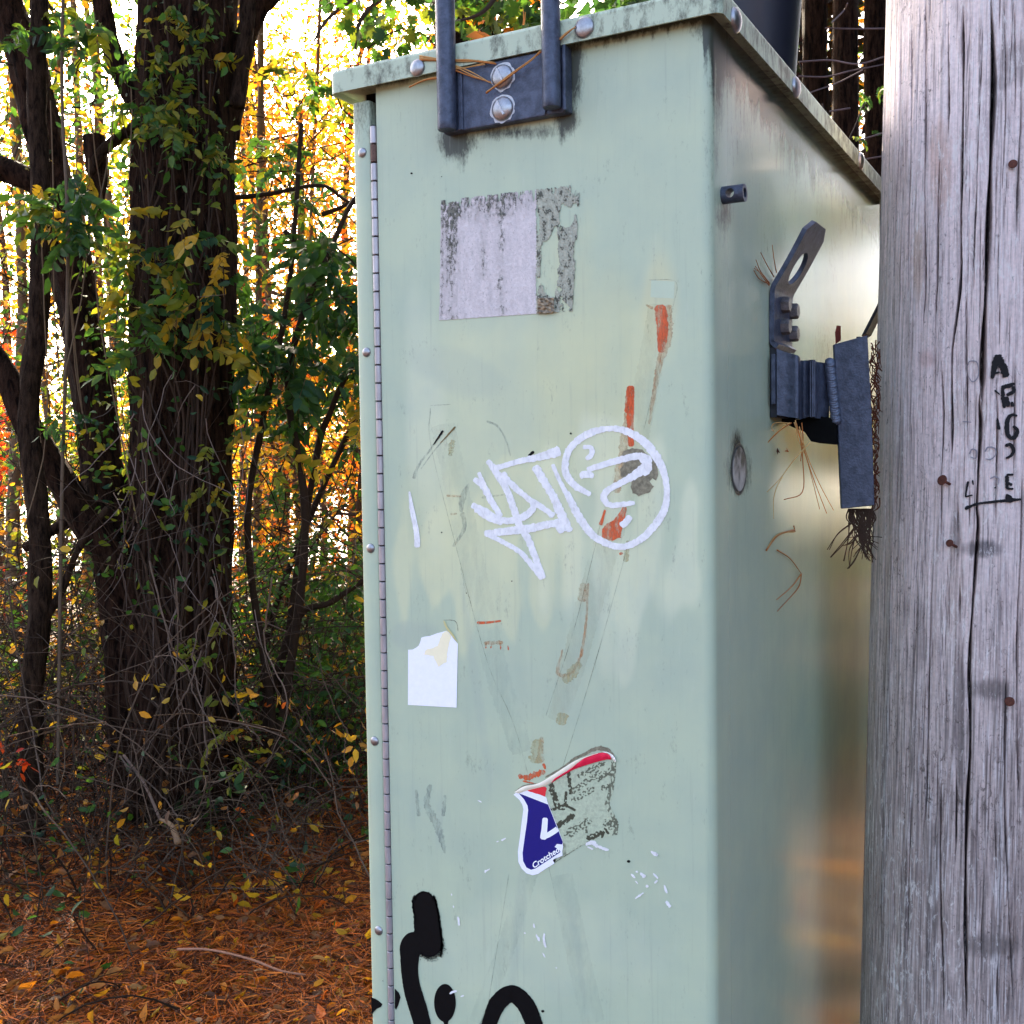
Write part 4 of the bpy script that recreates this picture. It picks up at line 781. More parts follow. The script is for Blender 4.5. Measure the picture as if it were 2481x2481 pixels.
add_crack(T5([(1105,0),(1100,480)]), .0013, .009); add_crack(T5([(1075,650),(1085,1100),(1070,1930)]), .0015, .011); add_crack(T5([(1225,500),(1220,1100),(1210,1650)]), .0013, .01)
add_crack(T5([(1283,1380),(1275,1930)])+F8([(1280,200),(1280,700),(1290,1000)]), .0018, .014); add_crack(T5([(770,1600),(775,1930)]), .0022, .014); add_crack(T5([(500,700),(495,1250)]), .0010, .008); add_crack(T5([(862,1500),(868,1930)]), .0016, .01)
add_crack(F8([(1028,0),(1028,200)]), .003, .012); add_crack(F8([(905,0),(895,400),(885,900),(870,1100)]), .0014, .01); add_crack(F8([(820,900),(808,1300),(800,1650)]), .0014, .01); add_crack(F8([(945,850),(945,1400),(955,1650),(958,1930)]), .0013, .01)
add_crack(F8([(1232,350),(1222,900),(1240,1400),(1250,1600),(1265,1930)]), .0015, .012); add_crack(F8([(740,1250),(742,1600)]), .0011, .009); add_crack(F8([(1015,800),(1010,1250)]), .0014, .01); add_crack(F8([(700,700),(690,1000)]), .001, .008); add_crack(F8([(1200,1600),(1190,1750),(1192,1930)]), .002, .012)
add_crack(F8([(965,420),(975,640)]), .0012, .009); add_crack(F8([(1180,900),(1185,1300)]), .001, .009)
for _ in range(150):
    a = rg.uniform(A0_, A1_); z = rg.uniform(.6, Z0+.9); L = rg.uniform(.04, .3); dr = rg.uniform(-.012, .012)
    cr.append((np.array([[z+L*k, a+dr*k+.004*math.sin(k*6+a*50)] for k in np.linspace(0, 1, 12)]), rg.uniform(.0003, .0007), rg.uniform(.002, .005)))
ZZ, AA = np.meshgrid(zz, an, indexing='ij'); depth = np.zeros_like(ZZ); dark = np.zeros_like(ZZ)
for path, w_, dep in cr:
    o = np.argsort(path[:, 0]); z_, a_ = path[o, 0], path[o, 1]; rows = np.where((zz >= z_[0]) & (zz <= z_[-1]))[0]
    if len(rows) == 0: continue
    tz = zz[rows]; wob = np.array([.0024*mnoise.noise(Vector((z*22, w_*9999, 0)))+.0016*mnoise.noise(Vector((z*80, w_*9999, 3))) for z in tz])
    ac = np.interp(tz, z_, a_)+wob; end = np.clip(np.minimum(tz-z_[0], z_[-1]-tz)/.05, 0.1, 1); wv = w_/.16*end*(1+.35*np.sin(tz*31+w_*1e4))
    wv = np.maximum(wv*.85, .0029*end)
    dd = np.abs(AA[rows]-ac[:, None])/wv[:, None]; k = np.clip(1.15-dd, 0, 1)
    depth[rows] = np.maximum(depth[rows], k*dep*(.4+.6*end)[:, None]); dark[rows] = np.maximum(dark[rows], np.clip(1.3-dd, 0, 1)*min(1, .7+w_*190)*end[:, None])
rr = np.array([PR(z) for z in zz])[:, None]
nf = np.zeros_like(ZZ); nl = np.zeros_like(ZZ); nb = np.zeros_like(ZZ)
vis = (AA < A1_)
for i in range(ZZ.shape[0]):
    for j in range(ZZ.shape[1]):
        if vis[i, j]:
            a, z = AA[i, j], ZZ[i, j]; nf[i, j] = mnoise.noise(Vector((a*42, z*3., 2))); nl[i, j] = mnoise.noise(Vector((a*6, z*1.6, 8)))+.5*mnoise.noise(Vector((a*15, z*5, 1))); nb[i, j] = mnoise.noise(Vector((a*95, z*16, 4)))
Rr = rr-depth+.0007*nf+.0004*nb+.0015*nl
CX = np.array([PX(z) for z in zz])[:, None]
P = np.stack([CX+Rr*np.sin(AA), PY-Rr*np.cos(AA), ZZ], -1).reshape(-1, 3)
low = np.clip((Z0+.05-ZZ)/.75, 0, 1)          # older, dirtier grain towards the foot
c0 = np.array((.76, .62, .595)); c1 = np.array((.40, .31, .28)); c2 = np.array((.105, .086, .082))
kk = np.clip(low*.75+.25*nl, 0, 1)[..., None]; C = c0*(1-kk)+c1*kk
st = np.clip(nf*1.1+nl*.8-.42+.42*low, 0, .7)[..., None]; C = C*(1-st)+c2*2.1*st
C = C*(1+.12*nb[..., None]); wh = np.clip(nb*1.6+nl*.8-.38, 0, .75)[..., None]; C = C*(1-wh)+np.array((.74, .68, .68))*wh; dkf = np.clip(-nb*1.5+nf*.8+.5*low-.45, 0, .55)[..., None]; C = C*(1-dkf)+c2*1.5*dkf
uvp = project(P); pu, pv = uvp[:, 0].reshape(ZZ.shape), uvp[:, 1].reshape(ZZ.shape)
def pst(cx, cy, rx, ry, col, a):
    global C
    k = np.clip(1.4*(1-((pu-cx)/rx)**2-((pv-cy)/ry)**2)+.6*nf, 0, 1)*a; C = C*(1-k[..., None])+np.array(col)*k[..., None]
pst(2280, 400, 34, 130, (.60, .40, .33), .6); pst(2225, 640, 16, 130, (.42, .28, .18), .5); pst(2245, 870, 26, 26, (.45, .25, .22), .4); pst(2340, 1000, 60, 70, (.55, .45, .40), .35)
pst(2470, 150, 60, 60, c2*2, .5); pst(2400, 1670, 60, 30, c2*1.6, .7); pst(2380, 1330, 60, 25, (.05, .05, .06), .75); pst(2320, 1300, 12, 70, c2*1.4, .7); pst(2325, 1750, 14, 220, c2*1.5, .75); pst(2400, 2290, 90, 34, c2*1.5, .7); pst(2230, 1540, 14, 110, c2*1.6, .5); pst(2466, 470, 9, 100, c2*2.2, .6); pst(2420, 200, 40, 20, c2*2.6, .5); pst(2310, 330, 60, 26, (.58, .45, .42), .3)
C = C*(1-dark[..., None])+np.array((.018, .012, .016))*dark[..., None]
F = grid_faces(len(zz), len(an)); nc = len(an); wrap = np.array([[i*nc+nc-1, i*nc, (i+1)*nc, (i+1)*nc+nc-1] for i in range(len(zz)-1)])
link('pole_shaft', fast_mesh('pole_shaft', P, F, POLE, np.clip(C.reshape(-1, 3), .01, .9), smooth=True), pole)
CHAR = simple('burnt_brand', (.012, .010, .012), .9, 0, .5, 300, .4)
CHARF = simple('faint_pressed_ring', (.30, .27, .30), .9, 0, .2, 300, .3)
def onpole(lift):
    def f(q):
        p = pole_hit(q[0], q[1]); n_ = np.array([p[0]-PX(p[2]), p[1]-PY, 0]); n_ /= np.linalg.norm(n_); return p+n_*lift
    return f
def brand(items, name, mat, label, lift=.0022, rough=.22):
    for it in items:
        mb = MB(); stroke(mb, [(x, y, w_*.3106*1.35) for (x, y), w_ in zip([q[:2] for q in T5([i[:2] for i in it])], [i[2] for i in it])], 0, rough, plane=onpole(lift), freq=.3)
        mb.build(name, mat, pole)
brand([[(1085,515,30),(1065,580,38),(1040,700,20)], [(1085,515,34),(1120,600,46),(1150,690,42)], [(1060,660,14),(1100,650,10)],
       [(1120,770,18),(1125,850,26),(1135,930,16)], [(1110,770,20),(1170,755,26),(1215,738,14)], [(1200,760,18),(1205,800,22),(1150,830,20)], [(1150,840,26),(1165,920,26)], [(1195,880,18),(1197,920,26)], [(1060,790,12),(1100,825,8)],
       [(1235,990,12),(1190,985,18),(1160,1020,26),(1155,1110,28),(1180,1160,20),(1220,1150,26),(1232,1100,22),(1200,1070,16)],
       [(1140,1225,16),(1180,1215,20),(1205,1260,22),(1180,1305,16),(1145,1320,12)], [(1150,1450,14),(1205,1448,12)], [(1155,1455,22),(1155,1560,20)], [(1155,1510,14),(1195,1530,18)], [(1150,1555,16),(1205,1560,12)],
       [(830,1715,20),(930,1675,14),(1060,1660,14),(1180,1648,20),(1265,1640,10)], [(1150,1600,14),(1175,1640,44),(1200,1640,30)], [(835,1620,10),(855,1500,14)], [(830,1622,8),(890,1608,10)], [(1080,1010,12),(1090,1080,22),(1105,1080,10)], [(890,1490,10),(895,1530,8)], [(1060,1545,14),(1068,1555,10)]],
      'burnt_stroke', CHAR, 'column of burnt black letters reading A R 6 D E')
brand([[(850,600,6),(870,565,6),(920,570,7),(935,620,6),(930,690,7),(890,725,6),(855,680,5)], [(865,1290,6),(885,1252,8),(920,1265,8),(915,1320,6),(870,1310,5)], [(985,1270,10),(1010,1235,8),(1060,1245,8),(1068,1290,6),(1030,1330,8),(990,1325,6)], [(1025,1480,6),(1060,1465,8),(1090,1480,6),(1085,1530,5)], [(815,1035,6),(880,1040,6)]], 'pressed_ring_mark', CHARF, 'faint pressed ring marks in the wood', .0022)
for i, (k, x, y, rad, sx) in enumerate([('T5', 722, 1532, .0085, 1), ('F7', 1048, 1106, .0068, 0), ('F8', 1251, 534, .0075, 0), ('D', 1807, 1034, .0062, .3)]):
    q = cs(k, [(x, y)])[0]; p = pole_hit(*q); n_ = np.array([p[0]-PX(p[2]), p[1]-PY, 0]); n_ /= np.linalg.norm(n_)
    L = .022 if i in (0, 3) else .008; dirv = n_*.85+np.array([-.35, 0, .32 if i in (0, 3) else .05]); dirv /= np.linalg.norm(dirv); q2 = p-n_*.006
    nl_ = empty('nail', tuple(p), ['bent rusty nail with the broad head, left of the burnt letters', 'dark nail high on the pole near the photo edge', 'dark nail low on the pole near the photo edge', 'small rusty nail just below the broad-headed one'][i], 'nail')
    mb = MB(); tube(mb, [q2, q2+dirv*(L+.006)], .0022, 8); mb.build('nail_shank', RUST, nl_, True)
    mb = MB(); lathe(mb, q2+dirv*(L+.004), dirv, [(rad*.8, 0), (rad, .0012), (rad*.92, .0026), (rad*.3, .003)], 16); mb.build('nail_head', RUST, nl_, True, 40)

# ------------------------------------------------------------------ navy steel riser standing behind the lid
rq = empty('riser_duct', (-.05, 1.5, 0), 'tall smooth navy blue steel duct rising behind the cabinet lid', 'duct')
ccen = at(1812, 60, 3.05); ccen2 = at(1808, 160, 3.05)
mb = MB(); zt_ = 4.2; rt_ = .148
pr = [(.105, 0.), (.105, 2.2), (.130, 2.65), (.146, 2.86), (.16, 3.06), (.16, 3.1), (.15, 3.1), (.14, 3.0)]
lathe(mb, (ccen[0], ccen[1], 0), (0, 0, 1), pr, 40); mb.build('duct_body', NAVY, rq, True, 40)
mb = MB(); lathe(mb, (ccen[0], ccen[1], 0.02), (0, 0, 1), [(.17, 0), (.17, .05), (.13, .06)], 30); mb.build('base_collar', NAVY, rq, True, 40)
# ------------------------------------------------------------------ leaves, twigs and trees
GREEN_ = [(.035,.10,.022), (.025,.08,.035), (.05,.13,.03), (.02,.06,.03)]; YG = [(.16,.20,.025), (.10,.15,.02), (.22,.22,.03)]
YEL = [(.50,.33,.035), (.42,.30,.03), (.55,.28,.03)]; ORG = [(.55,.20,.02), (.60,.14,.02), (.50,.26,.03)]; RED = [(.50,.04,.015), (.42,.06,.02)]
BRN = [(.20,.09,.035), (.14,.06,.025), (.28,.14,.06)]

TEMPL = np.array([[0,0,0],[.30,.22,.03],[.34,0,-.02],[.30,-.22,.03],[.68,.19,.02],[.70,0,-.01],[.68,-.19,.02],[1,0,-.06]])
TF = np.array([[0,2,1],[0,3,2],[1,2,5],[1,5,4],[2,3,6],[2,6,5],[4,5,7],[5,6,7]])
T4V = np.array([[0,0,0],[.45,.26,.04],[1,0,-.04],[.45,-.26,.04]]); T4F = np.array([[0,2,1],[0,3,2]])
def pal(p, n):
    a = np.array(p)[RN.integers(0, len(p), n)]; return np.clip(a*RN.uniform(.75, 1.3, (n, 1)), 0, .9)
def leafset(P, D, S, C, cheap=False, droop=.0):         # many leaf blades in one mesh: P points, D directions, S lengths, C tints
    n = len(P); D = D/np.linalg.norm(D, axis=1)[:, None]; A = RN.normal(size=(n, 3)); A[:, 2] *= .6; Sd = np.cross(D, A); Sd /= np.linalg.norm(Sd, axis=1)[:, None]+1e-9; Nn = np.cross(D, Sd)
    T_, F_ = (T4V, T4F) if cheap else (TEMPL, TF); k = len(T_)
    V = P[:, None]+S[:, None, None]*(T_[None, :, 0:1]*D[:, None]+T_[None, :, 1:2]*Sd[:, None]+T_[None, :, 2:3]*Nn[:, None]*(1+2*RN.random((n, 1, 1))))
    F = (F_[None]+np.arange(n)[:, None, None]*k).reshape(-1, 3); return V.reshape(-1, 3), F, np.repeat(C, k, axis=0)
def leaves(name, parent, P, S, C, down=.6, cheap=True, mat=None, label=None):
    n = len(P); D = RN.normal(size=(n, 3)); D[:, 2] = D[:, 2]*.5-down; V, F, T = leafset(P, D, S, C, cheap)
    o = link(name, fast_mesh(name, V, F, mat or LEAF, T), parent); o['kind'] = 'stuff'; return o
# single leaves and drooping compound leaves shared between copies
def leafmesh(col, L=1., name='leaf'):
    V, F, T = leafset(np.zeros((1, 3)), np.array([[1., 0, -.15]]), np.array([L]), np.array([col])); return fast_mesh(name, V, F, LEAF, T, smooth=True)
def compound(col, col2, pairs=5, L=.24, name='compound_leaf'):
    mb = MB(); P = np.array([[L*t, 0, -L*.55*t*t] for t in np.linspace(0, 1, 8)]); pos = []; D = []; S = []
    for i in range(pairs):
        t_ = .22+.7*i/pairs; q = np.array([L*t_, 0, -L*.55*t_*t_])
        for s_ in (-1, 1): pos.append(q); D.append([.55, s_*.9, -.45-.2*random.random()]); S.append(L*.36*random.uniform(.85, 1.15)*(1-.25*abs(t_-.5)))
    pos.append(P[-1]); D.append([.7, 0, -.9]); S.append(L*.36); n = len(pos)
    f = RN.random((n, 1)); C = np.array(col)*(1-f)+np.array(col2)*f; V, F, T = leafset(np.array(pos), np.array(D), np.array(S), C)
    tube(mb, P, .0012, 3, (.12, .08, .03)); V2 = np.concatenate(mb.v); F2 = [x for f_ in mb.f for x in ([f_[:3]] if len(f_) == 3 else [(f_[0], f_[1], f_[2]), (f_[0], f_[2], f_[3])])]
    F2 = np.array(F2)+len(V); return fast_mesh(name, np.vstack([V, V2]), np.vstack([F, F2]), LEAF, np.vstack([T, np.concatenate(mb.c)]), smooth=True)
CP = [compound(GREEN_[0], GREEN_[2]), compound(GREEN_[1], GREEN_[3]), compound(GREEN_[1], GREEN_[0], 6), compound(GREEN_[2], YG[0]), compound(YG[0], YEL[0]), compound(YG[1], YG[2], 4), compound(YEL[0], YEL[1], 4)]
LM = dict(green=[leafmesh(c) for c in GREEN_], yg=[leafmesh(c) for c in YG], yel=[leafmesh(c) for c in YEL], org=[leafmesh(c) for c in ORG], red=[leafmesh(c) for c in RED], brn=[leafmesh(c) for c in BRN])
def put(name, me, parent, p, s, rz=None, tilt=.5):
    o = link(name, me, parent); o.location = Vector(p); o.rotation_euler = (random.gauss(0, tilt), random.gauss(.15, tilt), random.uniform(0, 6.28) if rz is None else rz); o.scale = (s, s, s); return o
def inpoly(poly_, n):
    P = np.array(poly_, float); lo, hi = P.min(0), P.max(0); out = []
    while len(out) < n:
        q = RN.uniform(lo, hi); c = False; j = len(P)-1
        for i in range(len(P)):
            if (P[i, 1] > q[1]) != (P[j, 1] > q[1]) and q[0] < (P[j, 0]-P[i, 0])*(q[1]-P[i, 1])/(P[j, 1]-P[i, 1])+P[i, 0]: c = not c
            j = i
        if c: out.append(q)
    return np.array(out)
def atv(uv, d): return EYE+(FW+(uv[:, :1]-HALF)/FPX*RT-(uv[:, 1:]-HALF)/FPX*UP)*np.asarray(d)[:, None]
def ground_pt(a, d): q = axpt(a, d); q[2] = ground_h(q[0], q[1]); return q
def root_of(pts):           # lets a traced trunk run on down to the ground
    p, q = pts[0], pts[1]; r = p.copy(); r[2] = ground_h(p[0], p[1])-.05; return r
def limb(mb, pts, depth, r0, r1, n=10, rough=.18, seed=0, seg=40, col=None):      # pts (u,v), real radii
    dd = np.linspace(depth[0], depth[1], len(pts)) if isinstance(depth, tuple) else [depth]*len(pts)
    P = smooth_path(np.array([at(u, v, d) for (u, v), d in zip(pts, dd)]), seg); tube(mb, P, np.linspace(r0, r1, seg), n, col, rough, seed); return P
def twigpath(p, dirv, L, curl=.5, n=9, droop=.3):
    P = [np.array(p, float)]; d = np.array(dirv, float); d /= np.linalg.norm(d); w_ = RN.normal(size=3)*curl
    for i in range(n-1):
        d = d+w_*.12+RN.normal(size=3)*curl*.16+np.array([0, 0, -droop*.1*i/n*2]); d /= np.linalg.norm(d); P.append(P[-1]+d*L/(n-1))
    return np.array(P)

# --- big vine-hung tree
S_ = 1.0
big = empty('vine_hung_tree', tuple(ground_pt(-1.47, 4.95)), 'thick dark tree trunk hung with vines, the widest left of the cabinet', 'tree')
mb = MB(); limb(mb, [(452,2150),(450,1950),(445,1700),(437,1400),(440,1000),(448,600),(452,200),(462,-300),(470,-1200),(480,-2600)], 4.95, .235, .20, 40, .16, 3, 160)
mb.build('trunk', BARK, big, True)
for pts, d, r0, r1, sd_, mt in [([(575,260),(585,150),(598,60),(606,-200),(600,-700)], 4.8, .034, .028, 4, BARKL), ([(545,330),(580,150),(620,30),(665,-20),(760,-160)], 5.0, .06, .03, 5, BARK), ([(400,300),(330,250),(289,163),(251,40),(230,-200)], 4.9, .05, .035, 6, BARK), ([(410,1480),(330,1420),(262,1330),(210,1262),(150,1170),(70,1030),(10,900),(-120,700)], 4.85, .085, .045, 7, BARK),
    ([(350,300),(300,325),(250,365),(215,420)], 4.85, .03, .02, 8, BARKL), ([(225,520),(235,430),(228,330)], 4.9, .042, .045, 9, BARK)]:
    mb = MB(); limb(mb, pts, d, r0, r1, 14, .22, sd_); mb.build('limb', mt, big, True)
# --- second trunk, leaning in from the upper left
t2 = empty('leaning_tree', tuple(ground_pt(-2.0, 5.15)), 'dark trunk leaning out to the upper left corner beside the widest trunk', 'tree')
mb = MB(); limb(mb, [(330,1900),(300,1500),(255,1200),(235,1000),(195,780),(150,560),(105,330),(60,140),(0,-20),(-120,-300),(-300,-800)], (4.95, 5.2), .10, .075, 20, .25, 12, 90); mb.build('trunk', BARK, t2, True)
mb = MB(); limb(mb, [(150,470),(60,430),(-10,400),(-150,380)], 5.1, .06, .05, 12, .3, 13); mb.build('limb', BARK, t2, True)
mb = MB(); limb(mb, [(245,1130),(190,1240),(120,1290),(60,1330)], 5.0, .03, .02, 10, .3, 14); mb.build('limb', BARK, t2, True)
# --- thin pale trunk at far left
t3 = empty('thin_brown_tree', tuple(ground_pt(-2.1, 4.6)), 'slender brown trunk standing upright near the left edge', 'tree')
mb = MB(); P = limb(mb, [(85,2150),(75,1750),(98,1450),(92,1250),(68,1000),(92,780),(100,500),(88,200),(100,-100),(110,-900)], 4.6, .048, .036, 16, .2, 15, 80); mb.build('trunk', BARKL, t3, True)
mb = MB(); limb(mb, [(110,1500),(150,1430),(190,1330),(260,1230)], 4.6, .018, .012, 8, .2, 16); mb.build('limb', BARKL, t3, True)

# --- vines, dead twigs and hanging leaf sprays over the trunks
def vine(name, label, base, group=None): return empty(name, tuple(base), label, 'vine', group)
vn = vine('leafy_vine', 'leafy green and yellow vine climbing the widest trunk', ground_pt(-1.35, 4.65))
mb = MB()
for k in range(26):
    u0 = RN.uniform(320, 560); P = smooth_path(np.array([at(u0+RN.uniform(-45, 45), v, 4.68+RN.uniform(-.03, .02)) for v in np.linspace(RN.uniform(1700, 2050), RN.uniform(-500, 900), 9)]), 40); tube(mb, P, np.linspace(.0065, .003, 40)*RN.uniform(.4, 1.3), 5, np.array((.035, .021, .015))*RN.uniform(.6, 1.8), .2, k)
mb.build('stem', TWIG, vn)['kind'] = 'stuff'
def sprays(parent, poly_, n, d0, d1, kinds, s0=.6, s1=1.1):
    uv = inpoly(poly_, n); dd = RN.uniform(d0, d1, n); P = atv(uv, dd)
    for p in P: put('compound_leaf', CP[random.choice(kinds)], parent, p, random.uniform(s0, s1), tilt=.45)
sprays(vn, [(340,130),(420,180),(540,330),(560,420),(420,330),(330,250)], 34, 4.45, 4.75, [0,0,3,3,5], .45, .8)
sprays(vn, [(330,30),(540,-40),(540,180),(470,150),(400,120)], 16, 4.5, 4.75, [3,5,4,0], .4, .7)
sprays(vn, [(380,480),(560,520),(560,800),(500,900),(400,620)], 30, 4.4, 4.7, [0,1,4,4,3,6], .5, .95)
sprays(vn, [(300,700),(400,830),(410,900),(320,860)], 14, 4.35, 4.6, [0,0,3], .5, .9)
sprays(vn, [(470,1080),(570,1000),(560,1250),(500,1200)], 7, 4.5, 4.7, [3,5,4], .4, .7); sprays(vn, [(430,1550),(540,1450),(560,1620),(460,1600)], 5, 4.4, 4.6, [3,5], .3, .5); sprays(vn, [(470,1750),(580,1780),(590,1850),(480,1830)], 7, 4.3, 4.5, [3,5,5], .35, .5)
v2 = vine('hanging_vine', 'bright green leaf spray hanging left of the widest trunk', at(160, 800, 4.4)*[1, 1, 0])
sprays(v2, [(110,430),(205,430),(210,600),(185,620),(130,560)], 26, 4.2, 4.5, [0,0,3,1], .5, .95); sprays(v2, [(50,40),(250,20),(200,120),(60,130)], 16, 4.3, 4.8, [0,1,3], .5, .9); sprays(v2, [(240,550),(340,600),(340,760),(280,740)], 18, 4.4, 4.8, [5,3,4,0], .5, .85)
sprays(v2, [(90,420),(40,480),(100,560),(220,330),(200,420)], 8, 4.3, 4.6, [6,4], .4, .7); sprays(v2, [(90,1000),(190,990),(160,1060)], 6, 4.4, 4.7, [1,0], .4, .6)
mb = MB()
for k in range(10):
    q = at(RN.uniform(100, 330), RN.uniform(200, 700), 4.5); P = twigpath(q, [0, 0, -1], RN.uniform(.5, 1.5), .25); tube(mb, P, .003, 4, (.12, .08, .05))
P = smooth_path(np.array([at(160, -300, 4.5), at(150, 200, 4.45), at(165, 600, 4.4), at(150, 1200, 4.5), at(140, 1900, 4.5)]), 40); tube(mb, P, .007, 6, (.1, .07, .05), .2, 4); mb.build('stem', TWIG, v2)['kind'] = 'stuff'
# sumac-like shrub right of the trunk
sm = empty('drooping_leaf_shrub', tuple(ground_pt(-1.3, 5.3)), 'shrub with dark drooping compound leaves between the widest trunk and the cabinet', 'shrub')
G = [0,1,1,2,2]; 
sprays(sm, [(700,560),(830,600),(850,800),(790,790),(740,720)], 38, 4.6, 5.6, G, .7, 1.2); sprays(sm, [(560,640),(680,700),(760,860),(740,1000),(640,960),(570,820)], 62, 4.8, 5.6, G, .6, 1.05); sprays(sm, [(600,360),(740,330),(760,420),(680,560),(600,460)], 18, 4.9, 5.8, [1,2,0,3], .5, .9)
sprays(sm, [(800,850),(880,780),(885,1150),(830,1000)], 26, 4.9, 5.8, G+[3,4], .6, 1.0); sprays(sm, [(640,1000),(720,1000),(720,1220),(640,1150)], 14, 4.8, 5.6, [0,2,4,3], .5, .9); sprays(sm, [(640,90),(870,170),(860,300),(700,240)], 18, 5, 6, [3,4,5,0], .5, .9)
for k, pts in enumerate([[(640,2000),(660,1750),(600,1300),(640,1000),(700,700),(730,300)], [(640,2000),(650,1720),(720,1500),(800,1460),(890,1400),(1000,1330)], [(650,1950),(690,1600),(764,1119),(800,1000),(835,920),(900,820)], [(655,1950),(640,1624),(700,1380),(870,1000),(980,880)], [(660,1900),(740,1300),(700,900),(820,560),(880,450)], [(560,480),(650,470),(780,450),(850,490),(980,500)], [(690,560),(790,660),(850,740),(900,790)], [(780,520),(830,500),(870,470)]]):
    mb = MB(); limb(mb, pts, 5.1+.15*(k % 4), .022 if k < 5 else .013, .010 if k < 5 else .006, 8, .2, k+30, 40, (.03, .018, .012)); mb.build('stem', TWIG, sm, True)

# --- saplings beyond: golden, backlit
def sapling(a, d, h, r, pals, nleaf, cz, rad, label, size=.06, lean=0., group='golden saplings behind the trunks', name='golden_sapling', flat=1.):
    b = ground_pt(a, d); t_ = empty(name, tuple(b), label, 'tree', group); mb = MB()
    top = b+np.array([lean, lean*.3, h]); P = smooth_path(np.array([b-[0, 0, .05], b+np.array([lean*.2+RN.uniform(-.1, .1), 0, h*.35]), b+np.array([lean*.6+RN.uniform(-.15, .15), 0, h*.7]), top]), 30); tube(mb, P, np.linspace(r, r*.35, 30), 8, (.13, .075, .045), .15, int(a*10)); mb.build('trunk', TWIG, t_, True)
    nleaf = int(nleaf*2.4); mb = MB(); tips = []
    for k in range(26):
        i = RN.integers(5, 29); dv = RN.normal(size=3); dv[2] = abs(dv[2])*.5+.1; B = twigpath(P[i], dv, RN.uniform(.5, 1.)*rad, .5, 7, .4); tube(mb, B, np.linspace(.011, .003, 7), 4, (.09, .055, .04)); tips += [B[3], B[5], B[6], B[4]]
    mb.build('branches', TWIG, t_)['kind'] = 'stuff'
    tips = np.array(tips); c = tips[RN.integers(0, len(tips), nleaf)]+RN.normal(size=(nleaf, 3))*np.array([.26, .26, .22])*rad*.9*flat
    leaves('foliage', t_, c, RN.uniform(.7, 1.3, nleaf)*size, pal(pals, nleaf), .5); return t_
lab = ['orange sapling close behind the drooping shrub', 'deep orange and red sapling nearest the cabinet edge in the gap', 'golden sapling right behind the widest trunk', 'tall golden sapling topping the gap left of the cabinet', 'tall yellow-green sapling showing just left of the gap', 'yellow-green sapling between the two darkest trunks', 'mixed green and yellow sapling left of the leaning trunk', 'yellow sapling with red leaves near the left photo edge', 'tall yellow sapling far behind the leaning trunk', 'tall orange and red sapling far back at the left', 'tallest yellow sapling far behind the widest trunk', 'tallest orange sapling far back in the gap', 'pale yellow sapling at the outer left edge', 'green sapling far back behind the cabinet', 'yellow-green sapling far behind the pole', 'small orange and green sapling low beside the cabinet edge']
for i, (a, d, h, r, L, n, k) in enumerate([
    (-1.75, 8.2, 4.2, .05, ORG+YEL, 1500, 2), (-1.35, 9.5, 4.5, .05, ORG+ORG+RED[:1], 1700, 2), (-2.1, 9.8, 5.2, .05, YEL+ORG, 1500, 0), (-1.7, 11.5, 6.2, .06, YEL+ORG+YG, 1600, 0), (-2.5, 11., 6.2, .06, YEL+YG, 1500, 0),
    (-3.4, 9., 4.6, .05, YG+YEL, 900, 1), (-4.2, 9.4, 5., .05, YG+GREEN_+YEL, 1100, 1), (-4.9, 10.5, 5., .05, YG+YEL+RED[:1], 1100, 1), (-3.7, 12., 6.5, .07, YEL+YG, 1100, 1), (-5.3, 12.5, 6.5, .07, ORG+YEL+RED, 1100, 0), (-2.9, 13.5, 7., .07, YEL+YG, 1300, 0), (-1.9, 14.2, 7., .07, YEL+ORG, 1500, 0), (-6.6, 12, 6., .06, YG+YEL, 900, 1),
    (-.9, 12.2, 5, .07, GREEN_+YG, 1000, 1), (.3, 12.5, 6, .07, YEL+GREEN_, 900, 1), (-1.2, 7.4, 2.4, .03, ORG+YEL+GREEN_, 700, 2)]):
    sapling(a, d, h, r, L, n, 0, (1.0 if d < 9 else 1.4), lab[i], .055 if d < 10 else .075, RN.uniform(-.4, .4), ['golden saplings', 'yellow-green saplings', 'orange saplings'][k])
# red patches
rb = sapling(-3.55, 7.6, 2.8, .03, RED, 500, 0, .5, 'bright red-leaved bush at the far left behind the trunks', .06, -.3, None, 'red_leaved_bush'); 
